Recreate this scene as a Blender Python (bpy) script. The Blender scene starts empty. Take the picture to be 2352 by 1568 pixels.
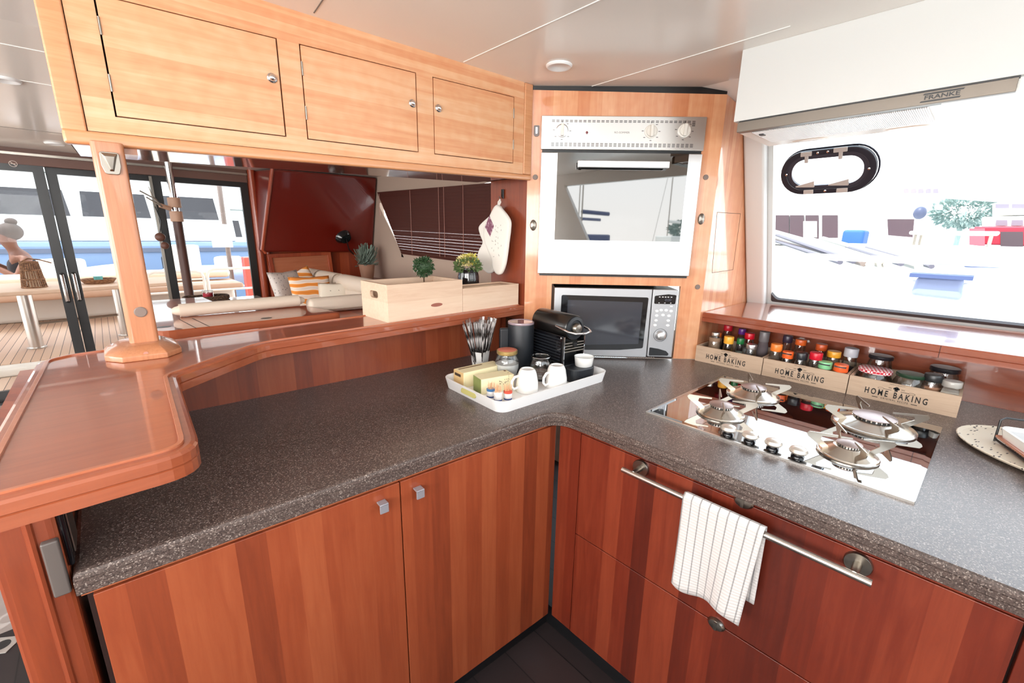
import bpy, bmesh, math, random
from mathutils import Vector, Matrix
random.seed(7)
sc = bpy.context.scene
COL = sc.collection
PI = math.pi

# ---------------------------------------------------------------- camera
R3 = Matrix(((0.66824, 0.01607, 0.74377), (-0.73889, 0.1299, 0.6612), (-0.0859, -0.99140, 0.09864)))
def _cam_basis():
    f = 994.69
    def d(px, py):
        return Vector((px - 1176.0, -(py - 784.0), -f)).normalized()
    a = d(2270, 556); b = d(217, 522); b = (b - a * a.dot(b)).normalized(); c = a.cross(b)
    return Matrix((a, b, c))
RW = _cam_basis()                      # world = RW @ camera space
cam_data = bpy.data.cameras.new('camera'); cam = bpy.data.objects.new('camera', cam_data); COL.objects.link(cam)
CAM = Vector((0, 0, 1.45))
cam.matrix_world = Matrix.Translation(CAM) @ RW.to_4x4()
cam_data.sensor_width = 36; cam_data.lens = 994.69 / 2352 * 36; cam_data.clip_start = 0.02; cam_data.clip_end = 400
sc.camera = cam

# ---------------------------------------------------------------- daylight, sun, added fill lamps, exposure
world = bpy.data.worlds.new('sky'); sc.world = world; world.use_nodes = True
wn = world.node_tree.nodes; wl = world.node_tree.links
bg = wn['Background']; bg.inputs['Strength'].default_value = 4.2
tc = wn.new('ShaderNodeTexCoord'); sx = wn.new('ShaderNodeSeparateXYZ'); rp = wn.new('ShaderNodeValToRGB')
wl.new(tc.outputs['Generated'], sx.inputs[0]); wl.new(sx.outputs['Z'], rp.inputs[0]); wl.new(rp.outputs[0], bg.inputs[0])
rp.color_ramp.elements[0].position = 0.0; rp.color_ramp.elements[0].color = (1, 0.99, 0.97, 1)
rp.color_ramp.elements[1].position = 0.7; rp.color_ramp.elements[1].color = (0.72, 0.86, 1, 1)
sun_d = bpy.data.lights.new('sun', 'SUN'); sun_d.energy = 6.0; sun_d.angle = 0.02; sun_d.color = (1, 0.96, 0.9)
sun = bpy.data.objects.new('sun', sun_d); COL.objects.link(sun)
sun.rotation_euler = Vector((-0.45, 0.25, 1.0)).to_track_quat('Z', 'Y').to_euler()
def area(name, loc, direction, w, h, energy, col=(1, 1, 1), portal=False):
    l = bpy.data.lights.new(name, 'AREA'); l.shape = 'RECTANGLE'; l.size = w; l.size_y = h; l.energy = energy; l.color = col
    o = bpy.data.objects.new(name, l); COL.objects.link(o); o.location = loc
    o.rotation_euler = Vector(direction).to_track_quat('-Z', 'Y').to_euler()
    if portal: l.cycles.is_portal = True
    return o
# daylight portals in the window openings (they only guide the sky's own light)
area('portal_window_right', (2.62, -0.3, 1.55), (-1, 0, -0.44), 2.3, 1.1, 1, portal=True)
area('portal_windscreen', (0.85, -0.95, 1.55), (0, 1, 0), 2.4, 1.0, 1, portal=True)
area('portal_doors', (0.0, 4.45, 1.2), (0, -1, 0), 2.3, 1.8, 1, portal=True)
# added fill lamps at unseen windows, standing in for daylight bounced off water
area('fill_port', (-2.16, 0.5, 1.47), (1, 0, 0.35), 2.1, 0.8, 56, (1, 0.98, 0.95))
area('fill_port_aft', (-2.16, 2.9, 1.45), (1, 0, 0.35), 2.2, 0.75, 13, (1, 0.98, 0.95))
area('fill_forward', (-1.22, -0.76, 1.56), (0.15, 1, 0.4), 1.5, 0.7, 34, (1, 0.98, 0.96))
sc.view_settings.view_transform = 'Standard'; sc.view_settings.look = 'None'; sc.view_settings.gamma = 1.0
sc.view_settings.exposure = 0.2; sc.view_settings.use_curve_mapping = False
try:
    sc.cycles.use_denoising = True; sc.cycles.max_bounces = 9; sc.cycles.diffuse_bounces = 5; sc.cycles.glossy_bounces = 4
    sc.cycles.transparent_max_bounces = 16; sc.cycles.sample_clamp_indirect = 8.0; sc.cycles.caustics_reflective = False
except Exception: pass

# ---------------------------------------------------------------- helpers
FR = {}                                # world matrix of each parent
def tag(o, label=None, cat=None, group=None, kind=None):
    if label: o['label'] = label
    if cat: o['category'] = cat
    if group: o['group'] = group
    if kind: o['kind'] = kind
    return o
def empty(name, loc, rz=0.0, label=None, cat=None, group=None, kind=None, matrix=None):
    o = bpy.data.objects.new(name, None); COL.objects.link(o); o.empty_display_size = 0.05
    m = matrix if matrix is not None else Matrix.Translation(Vector(loc)) @ Matrix.Rotation(rz, 4, 'Z')
    o.matrix_world = m; FR[o.name] = m.copy()
    tag(o, label, cat, group, kind); return o
def F(o): return FR[o.name]
def copy_tree(o, parent=None):
    c = o.copy(); COL.objects.link(c); FR[c.name] = FR[o.name]
    if parent: c.parent = parent
    for ch in [x for x in bpy.data.objects if x.parent == o]: copy_tree(ch, c)
    return c
def ray(px, py):
    return (RW @ Vector((px - 1176.0, -(py - 784.0), -994.69))).normalized()
def at(px, py, axis, val):             # the point of the plane <axis> = val that is seen at a pixel
    r = ray(px, py); t = (val - CAM[axis]) / r[axis]; return CAM + r * t

class MB:
    def __init__(s, M=None):
        s.v = []; s.f = []; s.M = M if M is not None else Matrix.Identity(4)
    def add(s, vs, fs, M=None):
        n = len(s.v); T = s.M @ M if M is not None else s.M
        s.v += [T @ Vector(v) for v in vs]; s.f += [tuple(n + i for i in f) for f in fs]; return s
    def box(s, x0, x1, y0, y1, z0, z1, M=None):
        vs = [(x, y, z) for z in (z0, z1) for y in (y0, y1) for x in (x0, x1)]
        return s.add(vs, [(0, 2, 3, 1), (4, 5, 7, 6), (0, 1, 5, 4), (2, 6, 7, 3), (0, 4, 6, 2), (1, 3, 7, 5)], M)
    def hexa(s, b, t, M=None):         # 4 bottom + 4 top points
        return s.add(list(b) + list(t), [(3, 2, 1, 0), (4, 5, 6, 7), (0, 1, 5, 4), (1, 2, 6, 5), (2, 3, 7, 6), (3, 0, 4, 7)], M)
    def prism(s, poly, z0, z1, M=None):
        n = len(poly); vs = [(p[0], p[1], z0) for p in poly] + [(p[0], p[1], z1) for p in poly]
        return s.add(vs, [tuple(range(n - 1, -1, -1)), tuple(range(n, 2 * n))] + [(i, (i + 1) % n, n + (i + 1) % n, n + i) for i in range(n)], M)
    def ring(s, po, pi, z0, z1, M=None):   # outline with a hole, both n points
        n = len(po); vs = [(p[0], p[1], z0) for p in po] + [(p[0], p[1], z1) for p in po] + [(p[0], p[1], z0) for p in pi] + [(p[0], p[1], z1) for p in pi]
        fs = []
        for i in range(n):
            j = (i + 1) % n
            fs += [(i, j, n + j, n + i), (2 * n + j, 2 * n + i, 3 * n + i, 3 * n + j), (n + i, n + j, 3 * n + j, 3 * n + i), (j, i, 2 * n + i, 2 * n + j)]
        return s.add(vs, fs, M)
    def lathe(s, prof, n=24, M=None):  # prof: (r, z) from bottom to top
        vs = []; fs = []; m = len(prof)
        for r, z in prof:
            for k in range(n):
                a = 2 * PI * k / n; vs.append((r * math.cos(a), r * math.sin(a), z))
        for i in range(m - 1):
            for k in range(n):
                fs.append((i * n + k, i * n + (k + 1) % n, (i + 1) * n + (k + 1) % n, (i + 1) * n + k))
        if prof[0][0] > 1e-5: fs.append(tuple(range(n - 1, -1, -1)))
        if prof[-1][0] > 1e-5: fs.append(tuple((m - 1) * n + k for k in range(n)))
        return s.add(vs, fs, M)
    def cyl(s, c, r, z0, z1, n=20, M=None):
        T = Matrix.Translation(Vector((c[0], c[1], 0))); return s.lathe([(r, z0), (r, z1)], n, M @ T if M is not None else T)
    def tube(s, pts, r, n=8, M=None, closed=False):
        pts = [Vector(p) for p in pts]; vs = []; fs = []; m = len(pts)
        rs = r if isinstance(r, (list, tuple)) else [r] * m
        up = None
        for i, p in enumerate(pts):
            if closed: t = (pts[(i + 1) % m] - pts[i - 1])
            else: t = (pts[min(i + 1, m - 1)] - pts[max(i - 1, 0)])
            t = t.normalized() if t.length > 1e-9 else Vector((0, 0, 1))
            if up is None: up = Vector((0, 0, 1)) if abs(t.z) < 0.9 else Vector((1, 0, 0))
            a = t.cross(up).normalized(); b = a.cross(t).normalized(); up = b
            for k in range(n):
                q = 2 * PI * k / n; vs.append(p + (a * math.cos(q) + b * math.sin(q)) * rs[i])
        for i in range(m if closed else m - 1):
            j = (i + 1) % m
            for k in range(n): fs.append((i * n + k, j * n + k, j * n + (k + 1) % n, i * n + (k + 1) % n))
        if not closed: fs += [tuple(range(n)), tuple((m - 1) * n + k for k in range(n - 1, -1, -1))]
        return s.add(vs, fs, M)
    def ell(s, c, rx, ry, rz, n=16, m=10, M=None):
        T = Matrix.Translation(Vector(c)) @ Matrix.Diagonal((rx, ry, rz, 1))
        prof = [(math.sin(PI * i / m) if 0 < i < m else 1e-6, -math.cos(PI * i / m)) for i in range(m + 1)]
        return s.lathe(prof, n, (M @ T) if M is not None else T)
    def grid(s, fn, nu, nv, M=None):
        vs = [fn(i / nu, j / nv) for j in range(nv + 1) for i in range(nu + 1)]
        fs = [(j * (nu + 1) + i, j * (nu + 1) + i + 1, (j + 1) * (nu + 1) + i + 1, (j + 1) * (nu + 1) + i) for j in range(nv) for i in range(nu)]
        return s.add(vs, fs, M)
    def build(s, name, mat, parent=None, bevel=0.0, seg=2, smooth=False, fix=True):
        me = bpy.data.meshes.new(name)
        inv = FR[parent.name].inverted() if parent else Matrix.Identity(4)
        me.from_pydata([inv @ v for v in s.v], [], s.f); me.update()
        if fix:
            bm = bmesh.new(); bm.from_mesh(me); bmesh.ops.recalc_face_normals(bm, faces=bm.faces); bm.to_mesh(me); bm.free()
        o = bpy.data.objects.new(name, me); COL.objects.link(o)
        if parent: o.parent = parent
        FR[o.name] = FR[parent.name] if parent else Matrix.Identity(4)
        if mat: me.materials.append(mat)
        if smooth:
            for p in me.polygons: p.use_smooth = True
            me.set_sharp_from_angle(angle=math.radians(40))
        if bevel:
            b = o.modifiers.new('bevel', 'BEVEL'); b.width = bevel; b.segments = seg; b.limit_method = 'ANGLE'; b.angle_limit = math.radians(35)
            for p in me.polygons: p.use_smooth = True
            w = o.modifiers.new('wn', 'WEIGHTED_NORMAL'); w.keep_sharp = True
        return o
def centered(o):                       # give a one-mesh thing an origin at its base
    me = o.data; n = len(me.vertices)
    if not n: return o
    c = Vector((0, 0, 0))
    for v in me.vertices: c += v.co
    c /= n; c.z = min(v.co.z for v in me.vertices)
    me.transform(Matrix.Translation(-c)); o.location = c; FR[o.name] = Matrix.Translation(c); return o
def struct(o): o['kind'] = 'structure'; return o
def rrect(w, h, r, n=5, cx=0, cy=0):   # rounded rectangle outline
    pts = []
    for sxn, syn, a0 in ((1, 1, 0), (-1, 1, 90), (-1, -1, 180), (1, -1, 270)):
        for k in range(n + 1):
            a = math.radians(a0 + 90 * k / n); pts.append((cx + sxn * (w / 2 - r) + r * math.cos(a), cy + syn * (h / 2 - r) + r * math.sin(a)))
    return pts
def fillet(poly, rad, n=6):            # round the corners of a polygon; rad: one value or a list
    out = []; m = len(poly)
    for i in range(m):
        p = Vector(poly[i]); a = Vector(poly[i - 1]); b = Vector(poly[(i + 1) % m]); r = rad[i] if isinstance(rad, (list, tuple)) else rad
        if r <= 0: out.append((p.x, p.y)); continue
        u = (a - p).normalized(); w = (b - p).normalized(); ang = u.angle(w); d = min(r / math.tan(ang / 2), (a - p).length * 0.49, (b - p).length * 0.49)
        p0 = p + u * d; p1 = p + w * d
        for k in range(n + 1):
            t = k / n; q = p0 * (1 - t) ** 2 + p * 2 * t * (1 - t) + p1 * t * t; out.append((q.x, q.y))
    return out
def inset(poly, d):
    m = len(poly); out = []
    area2 = sum(poly[i][0] * poly[(i + 1) % m][1] - poly[(i + 1) % m][0] * poly[i][1] for i in range(m)); sg = 1 if area2 > 0 else -1
    for i in range(m):
        a = Vector(poly[i - 1]); p = Vector(poly[i]); b = Vector(poly[(i + 1) % m])
        e1 = (p - a); e2 = (b - p)
        if e1.length < 1e-7: e1 = e2
        if e2.length < 1e-7: e2 = e1
        e1.normalize(); e2.normalize(); n1 = Vector((-e1.y, e1.x)) * sg; n2 = Vector((-e2.y, e2.x)) * sg; nn = n1 + n2
        if nn.length < 1e-6: nn = n1
        nn.normalize(); c = max(0.4, nn.dot(n1)); q = p + nn * (d / c); out.append((q.x, q.y))
    return out
def frame(o, x, y, z=None):            # matrix from an origin and axes
    x = Vector(x).normalized(); y = Vector(y).normalized(); z = x.cross(y) if z is None else Vector(z).normalized()
    m = Matrix((x, y, z)).transposed().to_4x4(); m.translation = Vector(o); return m
def text(mb, s, size, M, sx_=1.0, depth=0.0006, align='CENTER', space=1.0, bold=0.0):
    cu = bpy.data.curves.new('t', 'FONT'); cu.body = s; cu.size = size; cu.align_x = align; cu.align_y = 'CENTER'; cu.extrude = depth; cu.resolution_u = 3; cu.space_character = space; cu.offset = bold
    ob = bpy.data.objects.new('t', cu); COL.objects.link(ob)
    dg = bpy.context.evaluated_depsgraph_get(); me = bpy.data.meshes.new_from_object(ob.evaluated_get(dg))
    mb.add([(v.co.x * sx_, v.co.y, v.co.z) for v in me.vertices], [tuple(p.vertices) for p in me.polygons], M)
    bpy.data.objects.remove(ob); bpy.data.curves.remove(cu); bpy.data.meshes.remove(me); return mb

# ---------------------------------------------------------------- materials
def srgb(r, g, b):
    f = lambda c: (c / 255 / 12.92) if c / 255 <= 0.04045 else ((c / 255 + 0.055) / 1.055) ** 2.4
    return (f(r), f(g), f(b), 1)
def mat(name, col, rough=0.5, metal=0.0, coat=0.0, spec=0.5, coat_rough=0.05, emit=None, es=0.0, trans=0.0, sheen=0.0):
    m = bpy.data.materials.new(name); m.use_nodes = True; b = m.node_tree.nodes['Principled BSDF']
    b.inputs['Base Color'].default_value = col; b.inputs['Roughness'].default_value = rough; b.inputs['Metallic'].default_value = metal
    b.inputs['Coat Weight'].default_value = coat; b.inputs['Coat Roughness'].default_value = coat_rough; b.inputs['Specular IOR Level'].default_value = spec
    b.inputs['Transmission Weight'].default_value = trans; b.inputs['Sheen Weight'].default_value = sheen
    if emit: b.inputs['Emission Color'].default_value = emit; b.inputs['Emission Strength'].default_value = es
    return m
class N:                               # small node helper
    def __init__(s, m): s.t = m.node_tree; s.b = s.t.nodes['Principled BSDF']
    def n(s, typ, **kw):
        x = s.t.nodes.new(typ)
        for k, v in kw.items():
            if k in x.inputs.keys(): x.inputs[k].default_value = v
            else: setattr(x, k, v)
        return x
    def l(s, a, b): s.t.links.new(a, b)
    def coord(s, scale=(1, 1, 1), rot=(0, 0, 0)):
        c = s.n('ShaderNodeTexCoord'); mp = s.n('ShaderNodeMapping'); mp.inputs['Scale'].default_value = scale; mp.inputs['Rotation'].default_value = rot
        s.l(c.outputs['Object'], mp.inputs[0]); return mp.outputs[0]
    def ramp(s, fac, stops):
        r = s.n('ShaderNodeValToRGB'); e = r.color_ramp.elements
        while len(e) < len(stops): e.new(0.5)
        for i, (p, c) in enumerate(stops): e[i].position = p; e[i].color = c
        s.l(fac, r.inputs[0]); return r.outputs[0]
def wood(name, dark, mid, light, grain='z', across=('x', 'y'), plank=0.045, contrast=0.5, rough=0.32, coat=0.6, noise=60.0, stretch=14.0, coat_rough=0.06, bump=0.0, ripple=0.0):
    m = mat(name, mid, rough, 0, coat, 0.5, coat_rough); q = N(m)
    ax = 'xyz'.index(grain); sc3 = [1.0, 1.0, 1.0]; sc3[ax] = 1.0 / stretch
    c = q.coord(tuple(sc3))
    nz = q.n('ShaderNodeTexNoise', Scale=noise, Detail=5.0, Roughness=0.6, Distortion=0.6); q.l(c, nz.inputs['Vector'])
    big = q.n('ShaderNodeTexNoise', Scale=5.0, Detail=2.0); q.l(c, big.inputs['Vector'])
    # veneer leaves: one random value per plank
    tcn = q.n('ShaderNodeTexCoord'); sep = q.n('ShaderNodeSeparateXYZ'); q.l(tcn.outputs['Object'], sep.inputs[0])
    s1 = q.n('ShaderNodeMath', operation='ADD'); outs = [sep.outputs['xyz'.index(a)] for a in across]
    if len(outs) == 2:
        q.l(outs[0], s1.inputs[0]); q.l(outs[1], s1.inputs[1])
    else:
        q.l(outs[0], s1.inputs[0]); s1.inputs[1].default_value = 0
    wob = q.n('ShaderNodeMath', operation='MULTIPLY_ADD'); q.l(big.outputs[0], wob.inputs[0]); wob.inputs[1].default_value = plank * 0.25; q.l(s1.outputs[0], wob.inputs[2])
    dv = q.n('ShaderNodeMath', operation='DIVIDE'); q.l(wob.outputs[0] if False else s1.outputs[0], dv.inputs[0]); dv.inputs[1].default_value = plank
    fl = q.n('ShaderNodeMath', operation='FLOOR'); q.l(dv.outputs[0], fl.inputs[0])
    wn_ = q.n('ShaderNodeTexWhiteNoise'); wn_.noise_dimensions = '1D'; q.l(fl.outputs[0], wn_.inputs['W'])
    a1 = q.n('ShaderNodeMath', operation='MULTIPLY_ADD'); q.l(wn_.outputs['Value'], a1.inputs[0]); a1.inputs[1].default_value = contrast
    a2 = q.n('ShaderNodeMath', operation='MULTIPLY_ADD'); q.l(nz.outputs[0], a2.inputs[0]); a2.inputs[1].default_value = 0.55; a2.inputs[2].default_value = 0.22 - contrast / 2
    q.l(a2.outputs[0], a1.inputs[2])
    if ripple:
        rp2 = q.n('ShaderNodeTexNoise', Scale=26.0, Detail=1.0); q.l(q.coord((1, 1, 1)), rp2.inputs['Vector'])
        a3 = q.n('ShaderNodeMath', operation='MULTIPLY_ADD'); q.l(rp2.outputs[0], a3.inputs[0]); a3.inputs[1].default_value = ripple; q.l(a1.outputs[0], a3.inputs[2])
        a4 = q.n('ShaderNodeMath', operation='SUBTRACT'); q.l(a3.outputs[0], a4.inputs[0]); a4.inputs[1].default_value = ripple / 2; a1 = a4
    col = q.ramp(a1.outputs[0], [(0.12, dark), (0.5, mid), (0.88, light)]); q.l(col, q.b.inputs['Base Color'])
    return m
CH_D, CH_M, CH_L = srgb(108, 46, 27), srgb(142, 66, 38), srgb(164, 88, 54)
M = {}
M['cherry'] = wood('cherry_veneer_upright', CH_D, CH_M, CH_L, 'z', ('x', 'y'), 0.055, 0.42, coat=0.35, rough=0.38)
M['cherry_y_shaded'] = wood('cherry_veneer_upright_shaded', srgb(80, 26, 15), srgb(110, 39, 22), srgb(140, 62, 38), 'z', ('y',), 0.05, 0.6, coat=0.35, rough=0.38)  # shaded copy of the upright cherry, darkened where less light falls
M['cherry_x'] = wood('cherry_along_x', srgb(126, 60, 36), srgb(158, 84, 54), srgb(178, 108, 76), 'x', ('y', 'z'), 0.3, 0.3, coat=1.0, rough=0.3, coat_rough=0.03)
M['cherry_e'] = wood('cherry_moulding', srgb(142, 76, 48), srgb(170, 98, 66), srgb(190, 124, 90), 'x', ('z',), 0.5, 0.2, coat=0.8, rough=0.3)
M['cherry_s'] = wood('cherry_shelf', srgb(112, 52, 34), srgb(142, 72, 48), srgb(160, 92, 64), 'y', ('z',), 0.5, 0.2, coat=1.0, rough=0.2, coat_rough=0.05)
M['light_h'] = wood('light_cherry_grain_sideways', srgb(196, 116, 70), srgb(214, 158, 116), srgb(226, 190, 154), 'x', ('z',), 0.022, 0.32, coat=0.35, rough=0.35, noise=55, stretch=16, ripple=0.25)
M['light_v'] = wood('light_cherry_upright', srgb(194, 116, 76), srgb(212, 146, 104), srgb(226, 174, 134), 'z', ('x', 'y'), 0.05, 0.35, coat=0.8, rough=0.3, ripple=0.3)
M['oak'] = wood('varnished_oak', srgb(152, 94, 62), srgb(182, 122, 86), srgb(200, 146, 110), 'z', ('x',), 0.5, 0.1, coat=0.5, rough=0.35, noise=160, stretch=20)
M['oak_x'] = wood('varnished_oak_rail', srgb(168, 104, 66), srgb(202, 142, 98), srgb(220, 168, 126), 'x', ('z',), 0.5, 0.1, coat=0.5, rough=0.3, noise=160, stretch=20)
M['mahogany'] = mat('red_mahogany', srgb(104, 22, 12), 0.3, coat=0.5)
M['cherry_far'] = wood('cherry_saloon', srgb(120, 42, 20), srgb(158, 66, 36), srgb(180, 88, 52), 'z', ('x',), 0.09, 0.4, coat=0.3)
M['pine'] = wood('bare_pine', srgb(196, 160, 134), srgb(216, 190, 166), srgb(226, 206, 186), 'x', ('z',), 0.07, 0.3, coat=0.0, rough=0.6, noise=70, stretch=10)
M['paulownia'] = wood('washed_box_wood', srgb(160, 134, 112), srgb(192, 166, 142), srgb(210, 188, 166), 'y', ('z',), 0.5, 0.2, coat=0, rough=0.7, noise=120, stretch=12)
M['black'] = mat('black_satin', srgb(22, 22, 24), 0.35)
M['black_gloss'] = mat('black_gloss', srgb(14, 14, 18), 0.08, coat=0.4)
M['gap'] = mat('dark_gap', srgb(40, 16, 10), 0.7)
M['steel'] = mat('brushed_steel', srgb(205, 200, 195), 0.28, 1.0)
M['steel_b'] = mat('bright_brushed_steel', srgb(226, 226, 226), 0.32, 0.85)
M['chrome'] = mat('chrome', srgb(220, 220, 222), 0.07, 1.0)
M['nickel'] = mat('dull_nickel', srgb(150, 144, 136), 0.3, 1.0)
M['white'] = mat('white_plastic', srgb(236, 236, 236), 0.3)
M['white_gloss'] = mat('white_porcelain', srgb(238, 238, 236), 0.12, coat=0.5)
M['hoodw'] = mat('white_lacquer', srgb(208, 208, 206), 0.35)
M['gel'] = mat('white_gelcoat', srgb(240, 238, 232), 0.3)
M['ceil'] = mat('ceiling_panel_gloss', srgb(232, 224, 216), 0.22, coat=0.3, coat_rough=0.12)
M['cream'] = mat('cream_vinyl', srgb(206, 190, 174), 0.5)
M['beige'] = mat('beige_wall_lining', srgb(186, 164, 148), 0.7)
M['capgrey'] = mat('grey_plastic_cap', srgb(122, 106, 98), 0.5)
M['fabric_w'] = mat('cotton_white', srgb(226, 220, 212), 0.9, sheen=0.2)
M['blue'] = mat('blue_canvas', srgb(96, 112, 150), 0.8)
M['hullblue'] = mat('pale_blue_hull', srgb(120, 140, 170), 0.3)
M['redship'] = mat('red_ship_paint', srgb(176, 30, 52), 0.4)
M['darkwin'] = mat('dark_tinted_glass', srgb(34, 32, 38), 0.1)
M['skin'] = mat('skin', srgb(116, 74, 56), 0.6)
def glassmat(name, tint=(0.97, 0.98, 0.98, 1), refl=0.5, rough=0.02, base=0.03):
    m = bpy.data.materials.new(name); m.use_nodes = True; t = m.node_tree; t.nodes.clear()
    o = t.nodes.new('ShaderNodeOutputMaterial'); mx = t.nodes.new('ShaderNodeMixShader'); tr = t.nodes.new('ShaderNodeBsdfTransparent'); gl = t.nodes.new('ShaderNodeBsdfGlossy')
    lw = t.nodes.new('ShaderNodeLayerWeight'); lw.inputs['Blend'].default_value = 0.25; ma = t.nodes.new('ShaderNodeMath'); ma.operation = 'MULTIPLY_ADD'
    ma.inputs[1].default_value = refl; ma.inputs[2].default_value = base; t.links.new(lw.outputs['Fresnel'], ma.inputs[0])
    tr.inputs[0].default_value = tint; gl.inputs['Roughness'].default_value = rough; gl.inputs[0].default_value = (1, 1, 1, 1)
    t.links.new(ma.outputs[0], mx.inputs[0]); t.links.new(tr.outputs[0], mx.inputs[1]); t.links.new(gl.outputs[0], mx.inputs[2]); t.links.new(mx.outputs[0], o.inputs[0]); return m
M['pane'] = glassmat('window_glass', refl=0.22, base=0.008)
M['jar'] = glassmat('jar_glass', (0.86, 0.88, 0.88, 1), 0.7, 0.03, 0.05)
M['smoke'] = glassmat('tinted_glass', (0.35, 0.35, 0.38, 1), 0.8, 0.03, 0.06)
# speckled worktop
def speckle():
    m = mat('speckled_worktop', srgb(88, 76, 70), 0.3, coat=0.15, coat_rough=0.25); q = N(m)
    c = q.coord((1, 1, 1)); v = q.n('ShaderNodeTexVoronoi', Scale=520.0); q.l(c, v.inputs['Vector'])
    sepc = q.n('ShaderNodeSeparateColor'); q.l(v.outputs['Color'], sepc.inputs[0])
    col = q.ramp(sepc.outputs[0], [(0.0, srgb(56, 46, 44)), (0.35, srgb(78, 66, 62)), (0.86, srgb(98, 84, 78)), (0.96, srgb(150, 138, 130))]); q.l(col, q.b.inputs['Base Color']); return m
M['speckle'] = speckle()
def planks(name, a, b, w, axis, line=srgb(10, 10, 10), rough=0.5, lw_=0.06):
    m = mat(name, a, rough); q = N(m); t = q.n('ShaderNodeTexCoord'); s = q.n('ShaderNodeSeparateXYZ'); q.l(t.outputs['Object'], s.inputs[0])
    d = q.n('ShaderNodeMath', operation='DIVIDE'); q.l(s.outputs[axis], d.inputs[0]); d.inputs[1].default_value = w
    fr = q.n('ShaderNodeMath', operation='FRACT'); q.l(d.outputs[0], fr.inputs[0]); fl = q.n('ShaderNodeMath', operation='FLOOR'); q.l(d.outputs[0], fl.inputs[0])
    wn_ = q.n('ShaderNodeTexWhiteNoise'); wn_.noise_dimensions = '1D'; q.l(fl.outputs[0], wn_.inputs['W'])
    mix = q.n('ShaderNodeMix', data_type='RGBA'); q.l(wn_.outputs['Value'], mix.inputs[0]); mix.inputs[6].default_value = a; mix.inputs[7].default_value = b
    ls = q.n('ShaderNodeMath', operation='LESS_THAN'); q.l(fr.outputs[0], ls.inputs[0]); ls.inputs[1].default_value = lw_
    m2 = q.n('ShaderNodeMix', data_type='RGBA'); q.l(ls.outputs[0], m2.inputs[0]); q.l(mix.outputs[2], m2.inputs[6]); m2.inputs[7].default_value = line
    q.l(m2.outputs[2], q.b.inputs['Base Color']); return m
M['teak'] = planks('teak_deck', srgb(205, 172, 148), srgb(220, 190, 166), 0.055, 0, srgb(70, 60, 56), 0.7, 0.07)
M['floor'] = planks('dark_floor_boards', srgb(34, 27, 28), srgb(48, 38, 38), 0.14, 0, srgb(10, 8, 8), 0.55, 0.03)
def stripes():
    m = mat('striped_towel', srgb(226, 222, 220), 0.95, sheen=0.2); q = N(m); t = q.n('ShaderNodeTexCoord'); s = q.n('ShaderNodeSeparateXYZ'); q.l(t.outputs['UV'], s.inputs[0])
    d = q.n('ShaderNodeMath', operation='MULTIPLY'); q.l(s.outputs[0], d.inputs[0]); d.inputs[1].default_value = 8.6
    fr = q.n('ShaderNodeMath', operation='FRACT'); q.l(d.outputs[0], fr.inputs[0]); ls = q.n('ShaderNodeMath', operation='LESS_THAN'); q.l(fr.outputs[0], ls.inputs[0]); ls.inputs[1].default_value = 0.14
    m2 = q.n('ShaderNodeMix', data_type='RGBA'); q.l(ls.outputs[0], m2.inputs[0]); m2.inputs[6].default_value = srgb(206, 202, 200); m2.inputs[7].default_value = srgb(150, 148, 148)
    q.l(m2.outputs[2], q.b.inputs['Base Color'])
    w = q.n('ShaderNodeTexWave', Scale=40.0, Distortion=2.0); w.bands_direction = 'Z'; q.l(t.outputs['Object'], w.inputs['Vector'])
    bp = q.n('ShaderNodeBump', Strength=0.35, Distance=0.002); q.l(w.outputs[0], bp.inputs['Height']); q.l(bp.outputs[0], q.b.inputs['Normal']); return m
M['towel'] = stripes()
def check():
    m = mat('red_gingham', srgb(200, 30, 50), 0.4); q = N(m); c = q.coord((1, 1, 1), (0, 0, 0.5)); k = q.n('ShaderNodeTexChecker', Scale=130.0); q.l(c, k.inputs[0])
    k.inputs[1].default_value = srgb(196, 32, 52); k.inputs[2].default_value = srgb(240, 226, 226); q.l(k.outputs[0], q.b.inputs['Base Color']); return m
M['gingham'] = check()
def flecks(name, base, fleck, scale, thr):
    m = mat(name, base, 0.4); q = N(m); c = q.coord((1, 0.3, 1), (0, 0, 0.6)); v = q.n('ShaderNodeTexVoronoi', Scale=scale); q.l(c, v.inputs['Vector'])
    col = q.ramp(v.outputs['Distance'], [(0.0, fleck), (thr, fleck), (thr + 0.02, base)]); q.l(col, q.b.inputs['Base Color']); return m
M['fleck'] = flecks('flecked_stoneware', srgb(220, 208, 188), srgb(40, 36, 34), 120.0, 0.2)
def swirl():
    m = mat('orange_swirl_fabric', srgb(220, 140, 60), 0.9); q = N(m); c = q.coord((1, 1, 1)); w = q.n('ShaderNodeTexWave', Scale=7.0, Distortion=5.0); w.wave_type = 'RINGS'; w.inputs['Detail Scale'].default_value = 0.6; q.l(c, w.inputs['Vector'])
    q.l(q.ramp(w.outputs[0], [(0.0, srgb(214, 126, 44)), (0.5, srgb(224, 150, 76)), (0.56, srgb(232, 218, 204)), (1, srgb(214, 196, 184))]), q.b.inputs['Base Color']); return m
M['swirl'] = swirl()
def wicker(name, a, b, s=90.0):
    m = mat(name, a, 0.8); q = N(m); c = q.coord((1, 1, 3)); v = q.n('ShaderNodeTexVoronoi', Scale=s); q.l(c, v.inputs['Vector'])
    q.l(q.ramp(v.outputs['Distance'], [(0.1, a), (0.7, b)]), q.b.inputs['Base Color']); return m
M['wicker'] = wicker('wicker', srgb(110, 80, 58), srgb(40, 26, 18)); M['rattan'] = wicker('rattan', srgb(170, 126, 92), srgb(110, 74, 48), 40)
def cm(name, r, g, b, rough=0.4, **k):
    if name not in M: M[name] = mat(name, srgb(r, g, b), rough, **k)
    return M[name]
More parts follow.
